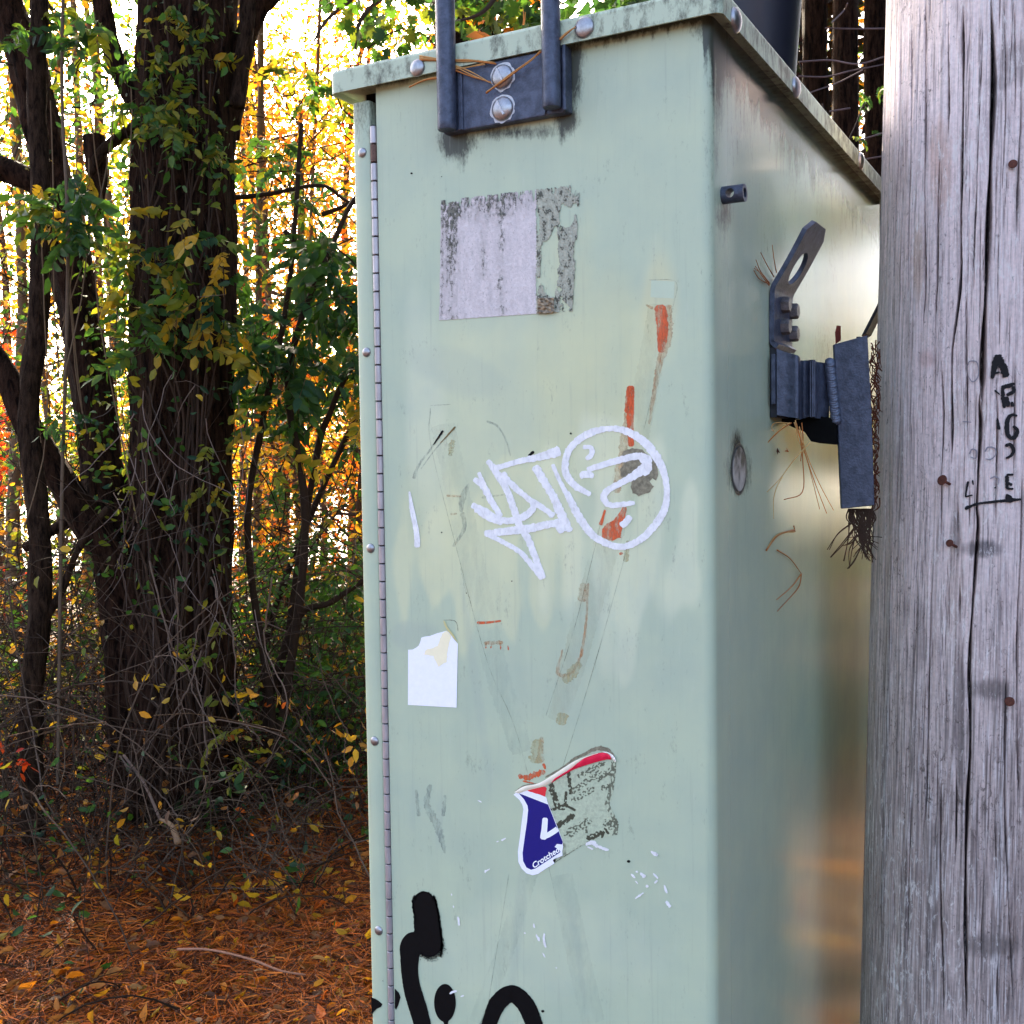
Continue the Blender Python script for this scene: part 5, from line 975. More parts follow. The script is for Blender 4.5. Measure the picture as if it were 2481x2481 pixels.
# thin upright trunks in the gap
for k, (u, d, r) in enumerate([(604, 7.5, .035), (712, 7.8, .042), (560+20, 9.5, .04), (770, 9.0, .03), (250, 7.4, .035), (200, 8.2, .05), (300, 8.8, .04), (30, 6.8, .05), (130, 7.2, .03)]):
    q = at(u, 1240, d); b = np.array([q[0], q[1], ground_h(q[0], q[1])])
    t_ = empty('bare_sapling', tuple(b), ['thin bare trunk in the orange gap nearest the widest trunk', 'thicker bare trunk midway across the orange gap', 'faint far bare trunk hugging the right side of the widest trunk', 'bare trunk nearest the cabinet edge in the orange gap', 'bare trunk just left of the widest trunk', 'sturdy bare trunk between the leaning and the widest trunks', 'far bare trunk partly hidden by the widest trunk', 'bare trunk at the left photo edge', 'bare trunk between the slender brown trunk and the leaning one'][k], 'tree', 'thin bare trunks in the undergrowth'); mb = MB()
    P = smooth_path(np.array([b-[0, 0, .05], b+[RN.uniform(-.08, .08), 0, 1.2], b+[RN.uniform(-.2, .2), .0, 2.8], b+[RN.uniform(-.4, .4), .1, 5.5]]), 36); tube(mb, P, np.linspace(r, r*.45, 36), 9, (.16, .10, .06), .2, k+50); mb.build('trunk', TWIG, t_, True)
    for j in range(5):
        i = RN.integers(8, 34); dv = RN.normal(size=3); dv[2] = abs(dv[2])+.3; mb = MB(); tube(mb, twigpath(P[i], dv, RN.uniform(.4, 1.1), .4, 8, .1), np.linspace(.01, .003, 8), 5, (.12, .08, .055)); mb.build('branch', TWIG, t_)

# --- brush: thickets of dead stems with a few leaves
def thicket(a, d, n, L, label, pals, nl, rad=.5, col=(.055, .036, .026), r=.004, lsize=.05, group=None, down=.5, upd=1., name='bramble_thicket', cat='shrub', ind=12):
    b = ground_pt(a, d); t_ = empty(name, tuple(b), label, cat, group); tips = []; mbs = MB()
    for k in range(n):
        q = b+np.array([RN.normal()*rad, RN.normal()*rad, 0]); q[2] = ground_h(q[0], q[1]); dv = RN.normal(size=3)*.55; dv[2] = abs(RN.normal())*.5+upd
        P = twigpath(q, dv, L*RN.uniform(.4, 1.15), .75, 14, 1.6); rr_ = r*RN.uniform(.5, 1.5); c = np.array(col)*RN.uniform(.5, 1.6); big_ = k < ind
        m_ = MB() if big_ else mbs
        tube(m_, P, np.linspace(rr_, rr_*.4, 14), 4, c)
        for j in range(3):
            i = RN.integers(3, 13); d2 = RN.normal(size=3); d2[2] = abs(d2[2])*.4; B = twigpath(P[i], d2, L*RN.uniform(.15, .4), .7, 7, .8); tube(m_, B, np.linspace(rr_*.6, rr_*.25, 7), 3, c*1.1); tips += [B[4], B[6]]
        tips.append(P[-1]); tips.append(P[8])
        if big_: m_.build('stem', TWIG, t_)
    if mbs.n: mbs.build('twigs', TWIG, t_)['kind'] = 'stuff'
    tips = np.array(tips)
    if nl:
        c = tips[RN.integers(0, len(tips), nl)]+RN.normal(size=(nl, 3))*.05; leaves('foliage', t_, c, RN.uniform(.6, 1.3, nl)*lsize, pal(pals, nl), .4, False)
    return t_
GR = 'thickets of dead stems between the trunks'; GL = 'tangled thicket of bare grey-brown stems between the trunks'
TL = ['nearest tangle of bare stems by the slender brown trunk', 'tangle of bare stems against the left side of the widest trunk', 'tangle of bare stems at the far left edge', 'short tangle of stems hiding the foot of the widest trunk', 'tangle of stems below the drooping shrub', 'deep tangle of stems behind the slender trunk', 'tangle of stems behind the leaning trunk', 'tangle of stems behind the right side of the widest trunk', 'farthest tangle of stems at the left', 'low tangle of stems close to the cabinet edge', 'tall tangle of stems rising behind the widest trunk', 'tall fine tangle of stems in the orange gap']
for ti, (a, d, n, L) in enumerate([(-2.15, 4.7, 26, 2.2), (-1.9, 5.3, 26, 2.6), (-2.5, 5.3, 30, 2.6), (-1.55, 5.4, 22, 1.6), (-1.15, 5.5, 26, 2.0), (-2.9, 6.2, 30, 2.8), (-2.2, 6.4, 30, 2.8), (-1.5, 6.6, 30, 2.6), (-3.4, 7.2, 26, 3.), (-.9, 6.2, 16, 1.6), (-1.75, 5.9, 26, 3.2), (-1.25, 7.2, 26, 3.)]):
    thicket(a, d, n+14, L, TL[ti], YG+YEL, 60, .45, group=GR)
thicket(-1.6, 4.55, 30, .9, 'low tangle of dead grey twigs at the foot of the widest trunk', YEL+GREEN_, 40, .35, (.06, .040, .028), .0030, .045, upd=.5)
thicket(-1.05, 4.3, 40, .75, 'heap of fallen pale twigs on the needle litter left of the cabinet foot', YEL+GREEN_, 16, .25, (.09, .062, .045), .0028, .05, upd=.25)
thicket(-2.1, 4.3, 22, 1.1, 'sprawling pale stems near the bottom left corner', YEL+GREEN_, 26, .3, (.07, .048, .034), .0030, .045, upd=.8)
thicket(-.75, 4.6, 26, .9, 'loose dead stems with yellow leaves beside the cabinet edge', YEL+ORG, 26, .22, (.06, .04, .028), .0026, .055, upd=.5)
for (a, d, n, L, lb) in [(-1.35, 5.0, 46, 1.0, 'dense dark brush right of the foot of the widest trunk'), (-.95, 5.6, 40, 1.0, 'dense dark brush low beside the cabinet edge'), (-2.2, 5.0, 46, 1.1, 'dense dark brush left of the foot of the widest trunk'), (-2.75, 5.6, 40, 1.3, 'dense dark brush at the left photo edge'), (-1.8, 4.3, 26, .6, 'sparse dark twigs lying before the widest trunk')]:
    thicket(a, d, n, L, lb, YEL+GREEN_+ORG, 90, .42, (.03, .017, .011), .0036, .04, upd=.55)
thicket(-.88, 5.1, 26, .75, 'dark green leafy bush low against the cabinet edge', GREEN_, 1100, .3, (.03, .018, .011), .003, .05, name='leafy_bush', cat='bush', ind=5, upd=.9)
thicket(-1.7, 4.1, 46, .8, 'dark brush sprawling in the lower left before the leaning trunk', GREEN_+BRN, 260, .4, (.035, .02, .013), .0032, .045, upd=.5); thicket(-1.25, 4.35, 50, .7, 'dark tangled brush on the litter before the widest trunk', BRN+YEL, 120, .34, (.035, .02, .013), .003, .045, upd=.35)
# green undergrowth right of the trunk and behind
for (a, d, n, L, nl, pl_, lb) in [(-1.15, 6.8, 22, 1.3, 1900, GREEN_, 'dark green leafy bush right of the widest trunk'), (-1.7, 7.6, 22, 1.6, 1500, GREEN_+YG, 'green bush behind the dark leafy bush'), (-.7, 7.2, 18, 1.2, 1300, GREEN_+YG[:1], 'green bush low behind the cabinet edge'),
    (-2.6, 7.0, 20, 1.6, 1400, YG+GREEN_+YEL, 'yellow-green bush seen between the two dark trunks'), (-3.3, 7.2, 20, 1.6, 1300, YG+YEL, 'yellow bush behind the slender trunk'), (-4., 8., 20, 1.8, 1300, YG+GREEN_, 'sunlit green bush at the far left'), (-2.2, 8.6, 20, 1.4, 1200, ORG+YEL+GREEN_, 'orange and green bush in the gap behind')]:
    thicket(a, d, n, L, lb, pl_, nl, .55, (.05, .035, .02), .004, .055, name='leafy_bush', cat='bush', ind=6, upd=1.2)
# individually placed near leaves
nr = [('yel', [(520,1640),(560,1690),(680,1700),(740,1740)], 8, 4.4), ('org', [(660,1650),(740,1660),(760,1760),(690,1740)], 5, 4.3), ('yel', [(820,1740),(890,1750),(890,1900),(840,1880)], 8, 4.2), ('yg', [(430,1560),(560,1560),(560,1680),(440,1660)], 10, 4.4), ('yel', [(300,1560),(420,1560),(400,1760),(310,1750)], 8, 4.3), ('red', [(0,1820),(90,1820),(80,1880),(0,1870)], 12, 4.4), ('green', [(440,1860),(610,1880),(600,1950),(460,1930)], 16, 4.2), ('green', [(660,2080),(780,2060),(790,2130),(690,2130)], 12, 4.0), ('yel', [(600,2120),(720,2110),(640,2180),(500,2210)], 10, 3.9)]
lk_ = empty('scattered_leaf_vine', tuple(ground_pt(-1.2, 4.4)), 'thin trailing vine carrying single yellow, red and green leaves before the widest trunk', 'vine')
mb = MB()
for key, pg, n, d in nr:
    uv = inpoly(pg, n); dd = RN.uniform(d-.15, d+.15, n); P = atv(uv, dd)
    for p in P: put('leaf', random.choice(LM[key]), lk_, p, random.uniform(.035, .062), tilt=.7)
    P = P[np.argsort(P[:, 2])]; Q = np.vstack([P[:1]+[.12, .05, -.22], P[:1], P.mean(0)[None], P[-1:], P[-1:]+[-.15, .05, .25]]); tube(mb, smooth_path(Q, 30)+np.cumsum(RN.normal(size=(30, 3))*.005, axis=0), .0016, 4, (.09, .06, .045))
for pts in [[(512,1400),(560,1540),(575,1690),(630,1800)], [(485,1580),(440,1700),(388,1765),(325,1890)], [(360,1360),(400,1540),(450,1640),(520,1800),(560,1950)], [(430,1400),(435,1680),(465,1880)], [(20,1400),(60,1700),(110,1930),(165,2020),(195,2200),(220,2420)], [(480,2270),(560,2180),(700,2120),(830,2120)], [(290,1830),(400,1930),(440,2000),(470,2200)], [(210,2170),(270,2080),(340,2055),(420,2070),(510,2110),(540,2190)], [(500,1840),(480,1560),(560,1440)], [(660,1400),(640,1560),(700,1700),(650,1850)], [(740,2200),(780,2180),(820,2240),(810,2260)], [(600,2200),(700,2160),(800,2200)], [(330,2065),(420,2140),(480,2230)]]:
    tube(mb, smooth_path(np.array([at(u, v, 4.15+.25*random.random()) for u, v in pts]), 30)+np.cumsum(RN.normal(size=(30, 3))*.004, axis=0), np.linspace(.0036, .0018, 30), 5, np.array((.12, .085, .068))*RN.uniform(.7, 1.2), .15, 3)
mb.build('twigs', TWIG, lk_)['kind'] = 'stuff'
# fallen branch with barkless stretch
fb = empty('fallen_branch', tuple(grd(560, 2330)), 'curved fallen branch with its bark off lying on the needle litter', 'branch'); mb = MB()
tube(mb, smooth_path(np.array([grd(430, 2300, .05), grd(505, 2301, .08), grd(600, 2322, .07), grd(680, 2352, .05), grd(740, 2362, .03)]), 30), np.linspace(.0042, .003, 30), 7, (.30, .15, .10), .2, 6); mb.build('branch_wood', TWIG, fb, True)
st_ = empty('broken_stick', tuple(grd(400, 2100)), 'pale broken stick leaning at the foot of the widest trunk', 'stick'); mb = MB()
tube(mb, smooth_path(np.array([at(388, 1985, 4.2), at(415, 2000, 4.15), at(433, 2045, 4.1)]), 14), np.linspace(.006, .013, 14), 7, (.24, .15, .09), .25, 8); tube(mb, smooth_path(np.array([at(388, 1985, 4.2), at(350, 1900, 4.3), at(300, 1830, 4.4)]), 14), .006, 6, (.15, .1, .08)); mb.build('stick_wood', TWIG, st_, True)

# --- ground litter
def litter(n, amin, amax, dmin, dmax, seed=0):
    a = RN.uniform(amin, amax, n); d = dmin+(dmax-dmin)*RN.random(n)**1.2; f = FW[:2]/np.hypot(*FW[:2]); r_ = np.array([f[1], -f[0]]); xy = EYE[:2]+np.outer(d, f)+np.outer(a*d/4., r_); return xy
xy = litter(100000, -2.4, .2, 2.6, 9.); n = len(xy); gh = np.array([ground_h(x, y) for x, y in xy]); th_ = RN.uniform(0, 6.28, n); L = RN.uniform(.05, .12, n); wv = RN.uniform(.0008, .0017, n)
P0 = np.stack([xy[:, 0], xy[:, 1], gh+RN.uniform(.002, .03, n)], 1); D = np.stack([np.cos(th_), np.sin(th_), RN.normal(size=n)*.22], 1)*L[:, None]; Sd = np.stack([-np.sin(th_), np.cos(th_), RN.normal(size=n)*.6], 1)*wv[:, None]; bend = np.stack([-np.sin(th_), np.cos(th_), .3*np.ones(n)], 1)*(RN.normal(size=n)*.12*L)[:, None]
V = np.stack([P0-D/2-Sd, P0-D/2+Sd, P0+bend+Sd, P0+bend-Sd, P0+D/2+Sd*.5, P0+D/2-Sd*.5], 1).reshape(-1, 3); F = (np.array([[0,1,2,3],[3,2,4,5]])[None]+np.arange(n)[:, None, None]*6).reshape(-1, 4)
C = np.repeat(pal([(.34,.075,.008), (.24,.050,.007), (.44,.12,.014), (.09,.022,.006), (.045,.012,.005)], n), 6, axis=0); tag(link('pine_needle_litter', fast_mesh('pine_needle_litter', V, F, NEED, C)), kind='stuff')
n = 5200; xy = litter(n, -2.9, .4, 2.8, 12.); gh = np.array([ground_h(x, y) for x, y in xy]); P = np.stack([xy[:, 0], xy[:, 1], gh+RN.uniform(.01, .035, n)], 1)
D = RN.normal(size=(n, 3)); D[:, 2] *= .3; V, F, T = leafset(P, D, RN.uniform(.03, .065, n), pal(BRN+BRN+BRN+ORG+YEL[:1]+[(.42,.28,.17)], n)); tag(link('leaf_litter', fast_mesh('leaf_litter', V, F, LEAF, T)), kind='stuff')
for key, n, lb, g in (('yel', 22, 'bright yellow fallen leaf lying on the needle litter', 'yellow fallen leaves'), ('org', 12, 'orange fallen leaf lying on the needle litter', 'orange fallen leaves'), ('brn', 34, 'tan curled fallen leaf lying on the needle litter', 'tan fallen leaves')):
    for x, y in litter(n, -2.0, -.2, 3.1, 5.5):
        o = put('fallen_leaf', random.choice(LM[key]), None, (x, y, ground_h(x, y)+.035), random.uniform(.035, .07), tilt=.45); tag(o, lb, 'leaf', g)
# bare soil sheet of litter round the cabinet foot (seen from other sides)
xy = np.stack([RN.uniform(-2.5, 3.5, 9000), RN.uniform(-1.2, 5, 9000)], 1); n = len(xy); P = np.stack([xy[:, 0], xy[:, 1], np.array([ground_h(x, y) for x, y in xy])+.012], 1); D = RN.normal(size=(n, 3)); D[:, 2] *= .2
V, F, T = leafset(P, D, RN.uniform(.04, .08, n), pal(BRN+ORG[:1]+YEL[:1], n), True); tag(link('leaf_litter', fast_mesh('leaf_litter', V, F, LEAF, T)), kind='stuff')

# --- woods seen above and right of the cabinet
def pxtrunk(u, d, r, label, u2=None, group=None, name='pine_tree', mat=None, crown=GREEN_, nc=2600, h=11., seed=0, vines=True):
    q = at(u, 400, d); b = np.array([q[0], q[1], 0.]); b[2] = ground_h(b[0], b[1]); t_ = empty(name, tuple(b), label, 'tree', group); mb = MB()
    ln = 0 if u2 is None else (u2-u)/FPX*d; P = smooth_path(np.array([b-[0, 0, .05], b+[ln*.2, 0, 2.5], b+[ln, 0, 5], b+[ln*1.5, 0, h]]), 60); tube(mb, P, np.linspace(r*1.15, r*.5, 60), 18, None, .2, seed); mb.build('trunk', mat or BARK, t_, True)
    mb = MB(); tips = []
    for k in range(34):
        i = RN.integers(44, 59); dv = RN.normal(size=3); dv[2] = abs(dv[2])*.3+.3; B = twigpath(P[i], dv, RN.uniform(1.2, 3.), .35, 9, .4); tube(mb, B, np.linspace(.04, .008, 9), 5, (.06, .045, .04)); tips += list(B[3:])
    mb.build('branches', TWIG, t_)['kind'] = 'stuff'; tips = np.array(tips)
    if nc: c = tips[RN.integers(0, len(tips), nc)]+RN.normal(size=(nc, 3))*.32; c = c[c[:, 2] > 4.9]; leaves('foliage', t_, c, RN.uniform(.08, .16, len(c)), pal(crown, len(c)), .4)
    return t_
pxtrunk(1968, 6.6, .096, 'dark trunk just right of the navy duct', 1976, seed=61); pxtrunk(2046, 6.2, .086, 'dark trunk midway between the navy duct and the wooden pole', 2050, seed=62); pxtrunk(2128, 6.8, .088, 'dark trunk partly hidden by the wooden pole', 2120, seed=63)
pxtrunk(1860, 8., .12, 'dark trunk hidden behind the navy duct', seed=64, nc=1500); pxtrunk(2420, 9., .14, 'dark trunk hidden behind the wooden pole', seed=65, nc=1500)
REDB = m_bark('red_brown_bark', (.012, .006, .005), (.060, .032, .027), 18)
for u_, d_, r_, lb_ in [(1905, 7.4, .08, 'reddish trunk beside the navy duct'), (1958, 8.6, .09, 'reddish trunk behind the trunk right of the navy duct'), (2052, 8.8, .075, 'second reddish trunk in line with the midway trunk'), (2142, 8.0, .09, 'reddish trunk at the wooden pole edge'), (2180, 7.2, .08, 'trunk behind the top of the wooden pole')]: pxtrunk(u_, d_, r_, lb_, mat=REDB, nc=0, seed=int(u_) % 90)
uv = np.vstack([inpoly([(1920,150),(1990,190),(2000,330),(2080,390),(2160,330),(2160,760),(1920,760)], 1500), inpoly([(1920,-60),(1990,-60),(1990,200),(1920,200)], 160), inpoly([(2018,-60),(2074,-60),(2070,260),(2018,260)], 160), inpoly([(2108,-60),(2160,-60),(2160,400),(2108,400)], 160)])
ug = empty('dark_undergrowth_bush', tuple(at(2040, 900, 8.4)*[1, 1, 0]), 'dark brown and green bush filling the space between the trunks right of the navy duct', 'bush'); leaves('foliage', ug, atv(uv, RN.uniform(7.9, 9.2, len(uv))), RN.uniform(.09, .17, len(uv)), pal([(.03,.014,.010), (.022,.012,.009), (.02,.03,.010), (.012,.008,.006)], len(uv)), .4)
mb = MB(); tw = empty('bare_brush', tuple(at(2050, 300, 4.6)*[1, 1, 0]), 'bare arching twigs crossing the dark trunks beside the wooden pole', 'shrub')
for pts in [[(1935,150),(2010,146),(2080,155),(2150,135)], [(1935,185),(2000,186),(2060,172),(2140,156)], [(2000,68),(2070,70),(2150,69)], [(1960,225),(2030,200),(2090,170)], [(2080,340),(2130,325),(2160,312)], [(2100,385),(2140,378),(2170,370)], [(2010,270),(2060,262)], [(2015,55),(2045,25),(2053,8)]]:
    tube(mb, smooth_path(np.array([at(u, v, 4.4+.2*random.random()) for u, v in pts]), 20), .0035, 4, (.15, .11, .115))
for k in range(3):
    q = at(RN.uniform(1950, 2140), RN.uniform(250, 700), 4.9); tube(mb, twigpath(q, [RN.normal()*.4, 0, 1], RN.uniform(.4, 1.), .6), .0025, 4, (.06, .042, .04))
g0 = at(2060, 1000, 4.7)
for k in range(2): tube(mb, smooth_path(np.array([[g0[0]+RN.normal()*.1, g0[1]+.2, 0], g0+[RN.normal()*.15, 0, .4], at(RN.uniform(1960, 2140), 250, 4.7)]), 20), .0035, 5, (.05, .036, .034))
mb.build('twigs', TWIG, tw)['kind'] = 'stuff'
sprays(tw, [(2070,120),(2140,200),(2140,330),(2060,340),(2080,220)], 7, 5.0, 5.6, [0,1,3], .3, .5)
sapling(2.75, 9.5, 6, .05, YEL+ORG, 1500, 0, 1.1, 'golden sapling glowing between the dark trunks right of the navy duct', .07, 0, None); sapling(3.45, 10.3, 6.5, .05, YEL+YG, 1300, 0, 1.1, 'yellow sapling glowing beside the wooden pole', .07, 0, None)
# maple bough and dark evergreen above the lid
def mapleleaf():
    a = np.linspace(-2.75, 2.75, 23); rr_ = [.35,.55,.42,.62,.45,.75,.55,.95,.62,.7,.62,1.05,.62,.7,.62,.95,.55,.75,.45,.62,.42,.55,.35]; V = [(0, 0, 0)]+[(r_*math.cos(t_), r_*math.sin(t_), -.12*r_*r_) for r_, t_ in zip(rr_, a)]; return np.array(V), [(0, i, i+1) for i in range(1, 23)]
MV, MF = mapleleaf(); MLM = []
for c in [(.03,.085,.018), (.045,.12,.02), (.02,.06,.02), (.09,.13,.02)]:
    MLM.append(fast_mesh('maple_leaf', MV, np.array(MF), LEAF, np.tile(c, (len(MV), 1))))
mp = empty('maple_tree', tuple(ground_pt(-.35, 6.2)), 'green maple boughs hanging over the cabinet lid', 'tree'); mb = MB(); bp = ground_pt(-.35, 6.2)
tube(mb, smooth_path(np.array([bp-[0, 0, .1], bp+[.1, 0, 2.], bp+[0, .1, 5], bp+[.3, 0, 9]]), 50), np.linspace(.13, .06, 50), 16, None, .2, 71); mb.build('trunk', BARK, mp, True)
mb = MB()
for pts in [[(1180,-500),(1050,-180),(900,-40),(800,40),(760,100)], [(1180,-500),(1000,-100),(880,40),(860,120)], [(1250,-500),(1220,-100),(1180,20),(1080,60)], [(1250,-500),(1320,-60),(1340,40)]]:
    tube(mb, smooth_path(np.array([at(u, v, 5.1) for u, v in pts]), 24), np.linspace(.02, .005, 24), 6, (.06, .04, .035))
tube(mb, np.array([bp+[.05, .05, 4.2], at(1215, -500, 5.1)]), .03, 7, (.06, .04, .035)); mb.build('bough', TWIG, mp)
for pg, n in (([(760,0),(860,-60),(1060,-60),(1060,90),(900,110),(820,60)], 85), ([(840,60),(960,60),(1000,130),(900,150)], 34), ([(1060,-60),(1330,-60),(1330,70),(1060,100)], 130)):
    uv = inpoly(pg, n); P = atv(uv, RN.uniform(4.8, 5.6, n))
    for p in P:
        o = link('maple_leaf', random.choice(MLM), mp); o.location = Vector(p); o.rotation_euler = (random.gauss(1.3, .5), random.gauss(0, .5), random.uniform(0, 6.28)); s_ = random.uniform(.035, .062); o.scale = (s_,)*3
c = atv(inpoly([(900,-1500),(1900,-1500),(1900,-80),(900,-80)], 1500), RN.uniform(4.6, 7., 1500)); leaves('foliage', mp, c, RN.uniform(.06, .11, 1500), pal(GREEN_+YG[:1], 1500), .4)
eg = pxtrunk(1180, 8.5, .12, 'dark evergreen filling the gap above the cabinet lid', seed=72, nc=3600, name='evergreen_tree'); cc = atv(inpoly([(1040,-100),(1345,-100),(1345,160),(1040,160)], 1900), RN.uniform(7.6, 8.8, 1900)); leaves('foliage', eg, cc, RN.uniform(.06, .11, 1900), pal(GREEN_[3:]+GREEN_[1:2]+ORG[:1], 1900), .3)
# crowns of the near trunks, mostly above the photo
def crown(t_, c0, rad, n, pals, big_=.0):
    c0 = np.array(c0); k = 26; cl = c0+RN.normal(size=(k, 3))*np.array(rad)*.55; P = cl[RN.integers(0, k, n)]+RN.normal(size=(n, 3))*.34; leaves('foliage', t_, P, RN.uniform(.07, .13, n)+big_, pal(pals, n), .4)
b = np.array(big.location); crown(big, b+[.1, .3, 6.3], (1.6, 1.4, 1.2), 5200, GREEN_+YG); b = np.array(t2.location); crown(t2, b+[-.9, .3, 5.6], (1.2, 1.2, 1.), 3000, GREEN_+YG); b = np.array(t3.location); crown(t3, b+[0, 0, 5.4], (.8, .8, .8), 1400, YG+YEL)
for (pg, n, d0, d1, pl_, own, sz) in [([(0,0),(250,0),(330,500),(330,1450),(0,1450)], 2900, 5.6, 7.6, GREEN_+GREEN_[1:2]+YG+BRN, t3, .05), ([(560,330),(880,350),(885,1450),(570,1450)], 1900, 5.8, 7.4, GREEN_+YG+YEL+ORG, sm, .05), ([(300,0),(570,0),(570,1500),(300,1500)], 420, 4.4, 4.72, GREEN_+GREEN_+YG, vn, .045), ([(190,600),(330,700),(330,1400),(220,1400)], 300, 4.6, 5.0, GREEN_+YG, t2, .045), ([(0,1350),(885,1350),(885,1850),(0,1850)], 1900, 5.3, 7.2, GREEN_+GREEN_+YG+BRN, sm, .05)]:
    c = atv(inpoly(pg, n), RN.uniform(d0, d1, n)); leaves('foliage', own, c, RN.uniform(.6, 1.3, n)*sz, pal(pl_, n), .5, False)
gb_ = empty('green_shrub', tuple(ground_pt(-.95, 5.8)), 'fuller bright green shrub at mid height between the widest trunk and the cabinet', 'shrub'); mb = MB()
for k in range(24):
    q = ground_pt(RN.uniform(-1.45, -.6), RN.uniform(5.3, 6.4)); tube(mb, twigpath(q, [RN.normal()*.3, RN.normal()*.3, 1], RN.uniform(.5, 1.1), .8, 12, .6), np.linspace(.005, .002, 12), 4, (.05, .032, .02))
mb.build('twigs', TWIG, gb_)['kind'] = 'stuff'; cl_ = inpoly([(610,1330),(885,1300),(885,1860),(660,1860),(600,1600)], 60); uv = cl_[RN.integers(0, 60, 2300)]+RN.normal(size=(2300, 2))*24; leaves('foliage', gb_, atv(uv, RN.uniform(5.2, 6.4, 2300)), RN.uniform(.03, .055, 2300), pal([(.05,.15,.03), (.035,.11,.025), (.07,.17,.03), (.025,.08,.03)], 2300), .5, False)
nt_ = empty('hanging_twig_tangle', tuple(ground_pt(-1.9, 5.6)), 'fine dark hanging twigs and tendrils criss-crossing in front of the bright leaves', 'vine'); mb = MB()
for k in range(420):
    q = at(RN.uniform(-20, 890), RN.uniform(-60, 1500), RN.uniform(5.0, 6.6)); dv = RN.normal(size=3)*[.7, .5, .9]; tube(mb, twigpath(q, dv, RN.uniform(.3, 1.3), 1.0, 12, .8), np.linspace(.0042, .0014, 12)*RN.uniform(.5, 1.3), 3, np.array((.03, .018, .012))*RN.uniform(.5, 1.8))
mb.build('twigs', TWIG, nt_)['kind'] = 'stuff'
mb = MB()
for k in range(46):      # drooping rootlets hanging off the widest trunk
    q = at(RN.uniform(270, 620), RN.uniform(900, 1500), 4.6+RN.uniform(-.15, .1)); tube(mb, twigpath(q, [RN.normal()*.35, RN.normal()*.2, -1], RN.uniform(.2, .75), .9, 12, .6), np.linspace(.0028, .0012, 12), 3, np.array((.13, .095, .08))*RN.uniform(.3, 1.3))
mb.build('rootlets', TWIG, vn)['kind'] = 'stuff'
# scattered foliage hanging in the upper left view
c = atv(inpoly([(0,-40),(330,-40),(340,500),(200,560),(0,520)], 620), RN.uniform(4.9, 6.6, 620)); leaves('foliage', t2, c, RN.uniform(.04, .07, 620), pal(GREEN_+YG+YEL, 620), .5, False)
c = atv(inpoly([(0,560),(330,560),(340,1300),(0,1300)], 520), RN.uniform(5.2, 6.8, 520)); leaves('foliage', t3, c, RN.uniform(.035, .06, 520), pal(GREEN_[:2]+YG+YEL, 520), .5, False)

# --- woods to the right, behind the viewer's shoulder line: what the side panel mirrors, and trees added to block light
for k, (a, d, r, lb) in enumerate([(5.6, 5.6, .13, 'dark trunk standing in the open right of the pole'), (9., 9.2, .17, 'thick trunk far right of the pole'), (11.5, 15., .18, 'tall trunk at the right edge of the clearing')]):
    b = ground_pt(a, d); t_ = empty('pine_tree', tuple(b), lb, 'tree'); mb = MB(); P = smooth_path(np.array([b-[0, 0, .1], b+[.1, 0, 3], b+[0, .1, 6], b+[.1, 0, 11]]), 40); tube(mb, P, np.linspace(r, r*.6, 40), 14, None, .15, 80+k); mb.build('trunk', BARK, t_, True); crown(t_, b+[0, 0, 9.5], (1.8, 1.8, 1.6), 1600, GREEN_)
crown(mp, (-3.0, 4.1, 5.6), (1.5, 1.2, .7), 3000, GREEN_+YG)  # extra crown above the view, added to keep the sun off the pole
def wpt(hd, dist): h = math.radians(hd); return np.array([math.sin(h)*dist, .55+math.cos(h)*dist])
def to_ax(q): d = q-EYE[:2]; f = FW[:2]/np.hypot(*FW[:2]); return d@np.array([f[1], -f[0]]), d@f
for hd, ds, L_, nl, pl_, lb in [(13.4, 4.2, .8, 1400, GREEN_[1:2]+GREEN_[3:], 'low dark bush on the litter behind the pole'), (10., 8.5, 2.2, 1500, GREEN_[1:2]+BRN[1:2], 'brown thicket behind the cabinet, left of the low bush'), (14., 9., 2.3, 1500, GREEN_, 'brown and green thicket beyond the low bush'), (18., 8.5, 2.3, 1500, BRN[1:2]+GREEN_, 'russet thicket right of the pole'), (7., 9.5, 2.6, 900, GREEN_+BRN, 'dark thicket straight behind the cabinet'), (22., 10., 2.6, 900, GREEN_+BRN, 'green-brown thicket far right of the pole')]:
    a, d = to_ax(wpt(hd, ds)); thicket(a, d, 26, L_, lb, pl_, nl, .6 if ds > 6 else .2, (.05, .03, .02), .006, .09, name='leafy_bush', cat='bush', ind=4, upd=1.4)
for hd, ds, lb in [(31., 6.5, 'tall unseen evergreen right of the pole, added to block light'), (43., 6., 'second unseen evergreen right of the pole, added to block light'), (56., 6., 'third unseen evergreen on the right, added to block light'), (69., 6., 'fourth unseen evergreen on the right, added to block light'), (82., 6., 'fifth unseen evergreen on the right, added to block light'), (96., 6.5, 'last unseen evergreen on the right, nearest the viewer, added to block light'), (62., 9., 'unseen evergreen in the second row on the right, added to block light'), (-21., 9., 'dense evergreen behind the left half of the cabinet, added to shade the ground')]:  # right-hand trees added to darken the side panel, last one to shade the ground
    a, d = to_ax(wpt(hd, ds)); b_ = ground_pt(a, d); t_ = empty('evergreen_tree', tuple(b_), lb, 'tree'); mb = MB(); tube(mb, np.array([b_-[0, 0, .1], b_+[0, 0, 4], b_+[0, .1, 9]]), [.16, .13, .05], 12, None, .15, 5); mb.build('trunk', BARK, t_, True)
    if hd > 20: crown(t_, b_+[0, 0, 4.4], (1.5, 1.5, 3.6), 6500, GREEN_[1:2]+GREEN_[3:], .16)
    else: crown(t_, b_+[0, 0, 5.2], (1.0, 1.0, 1.8), 3600, GREEN_, .12)
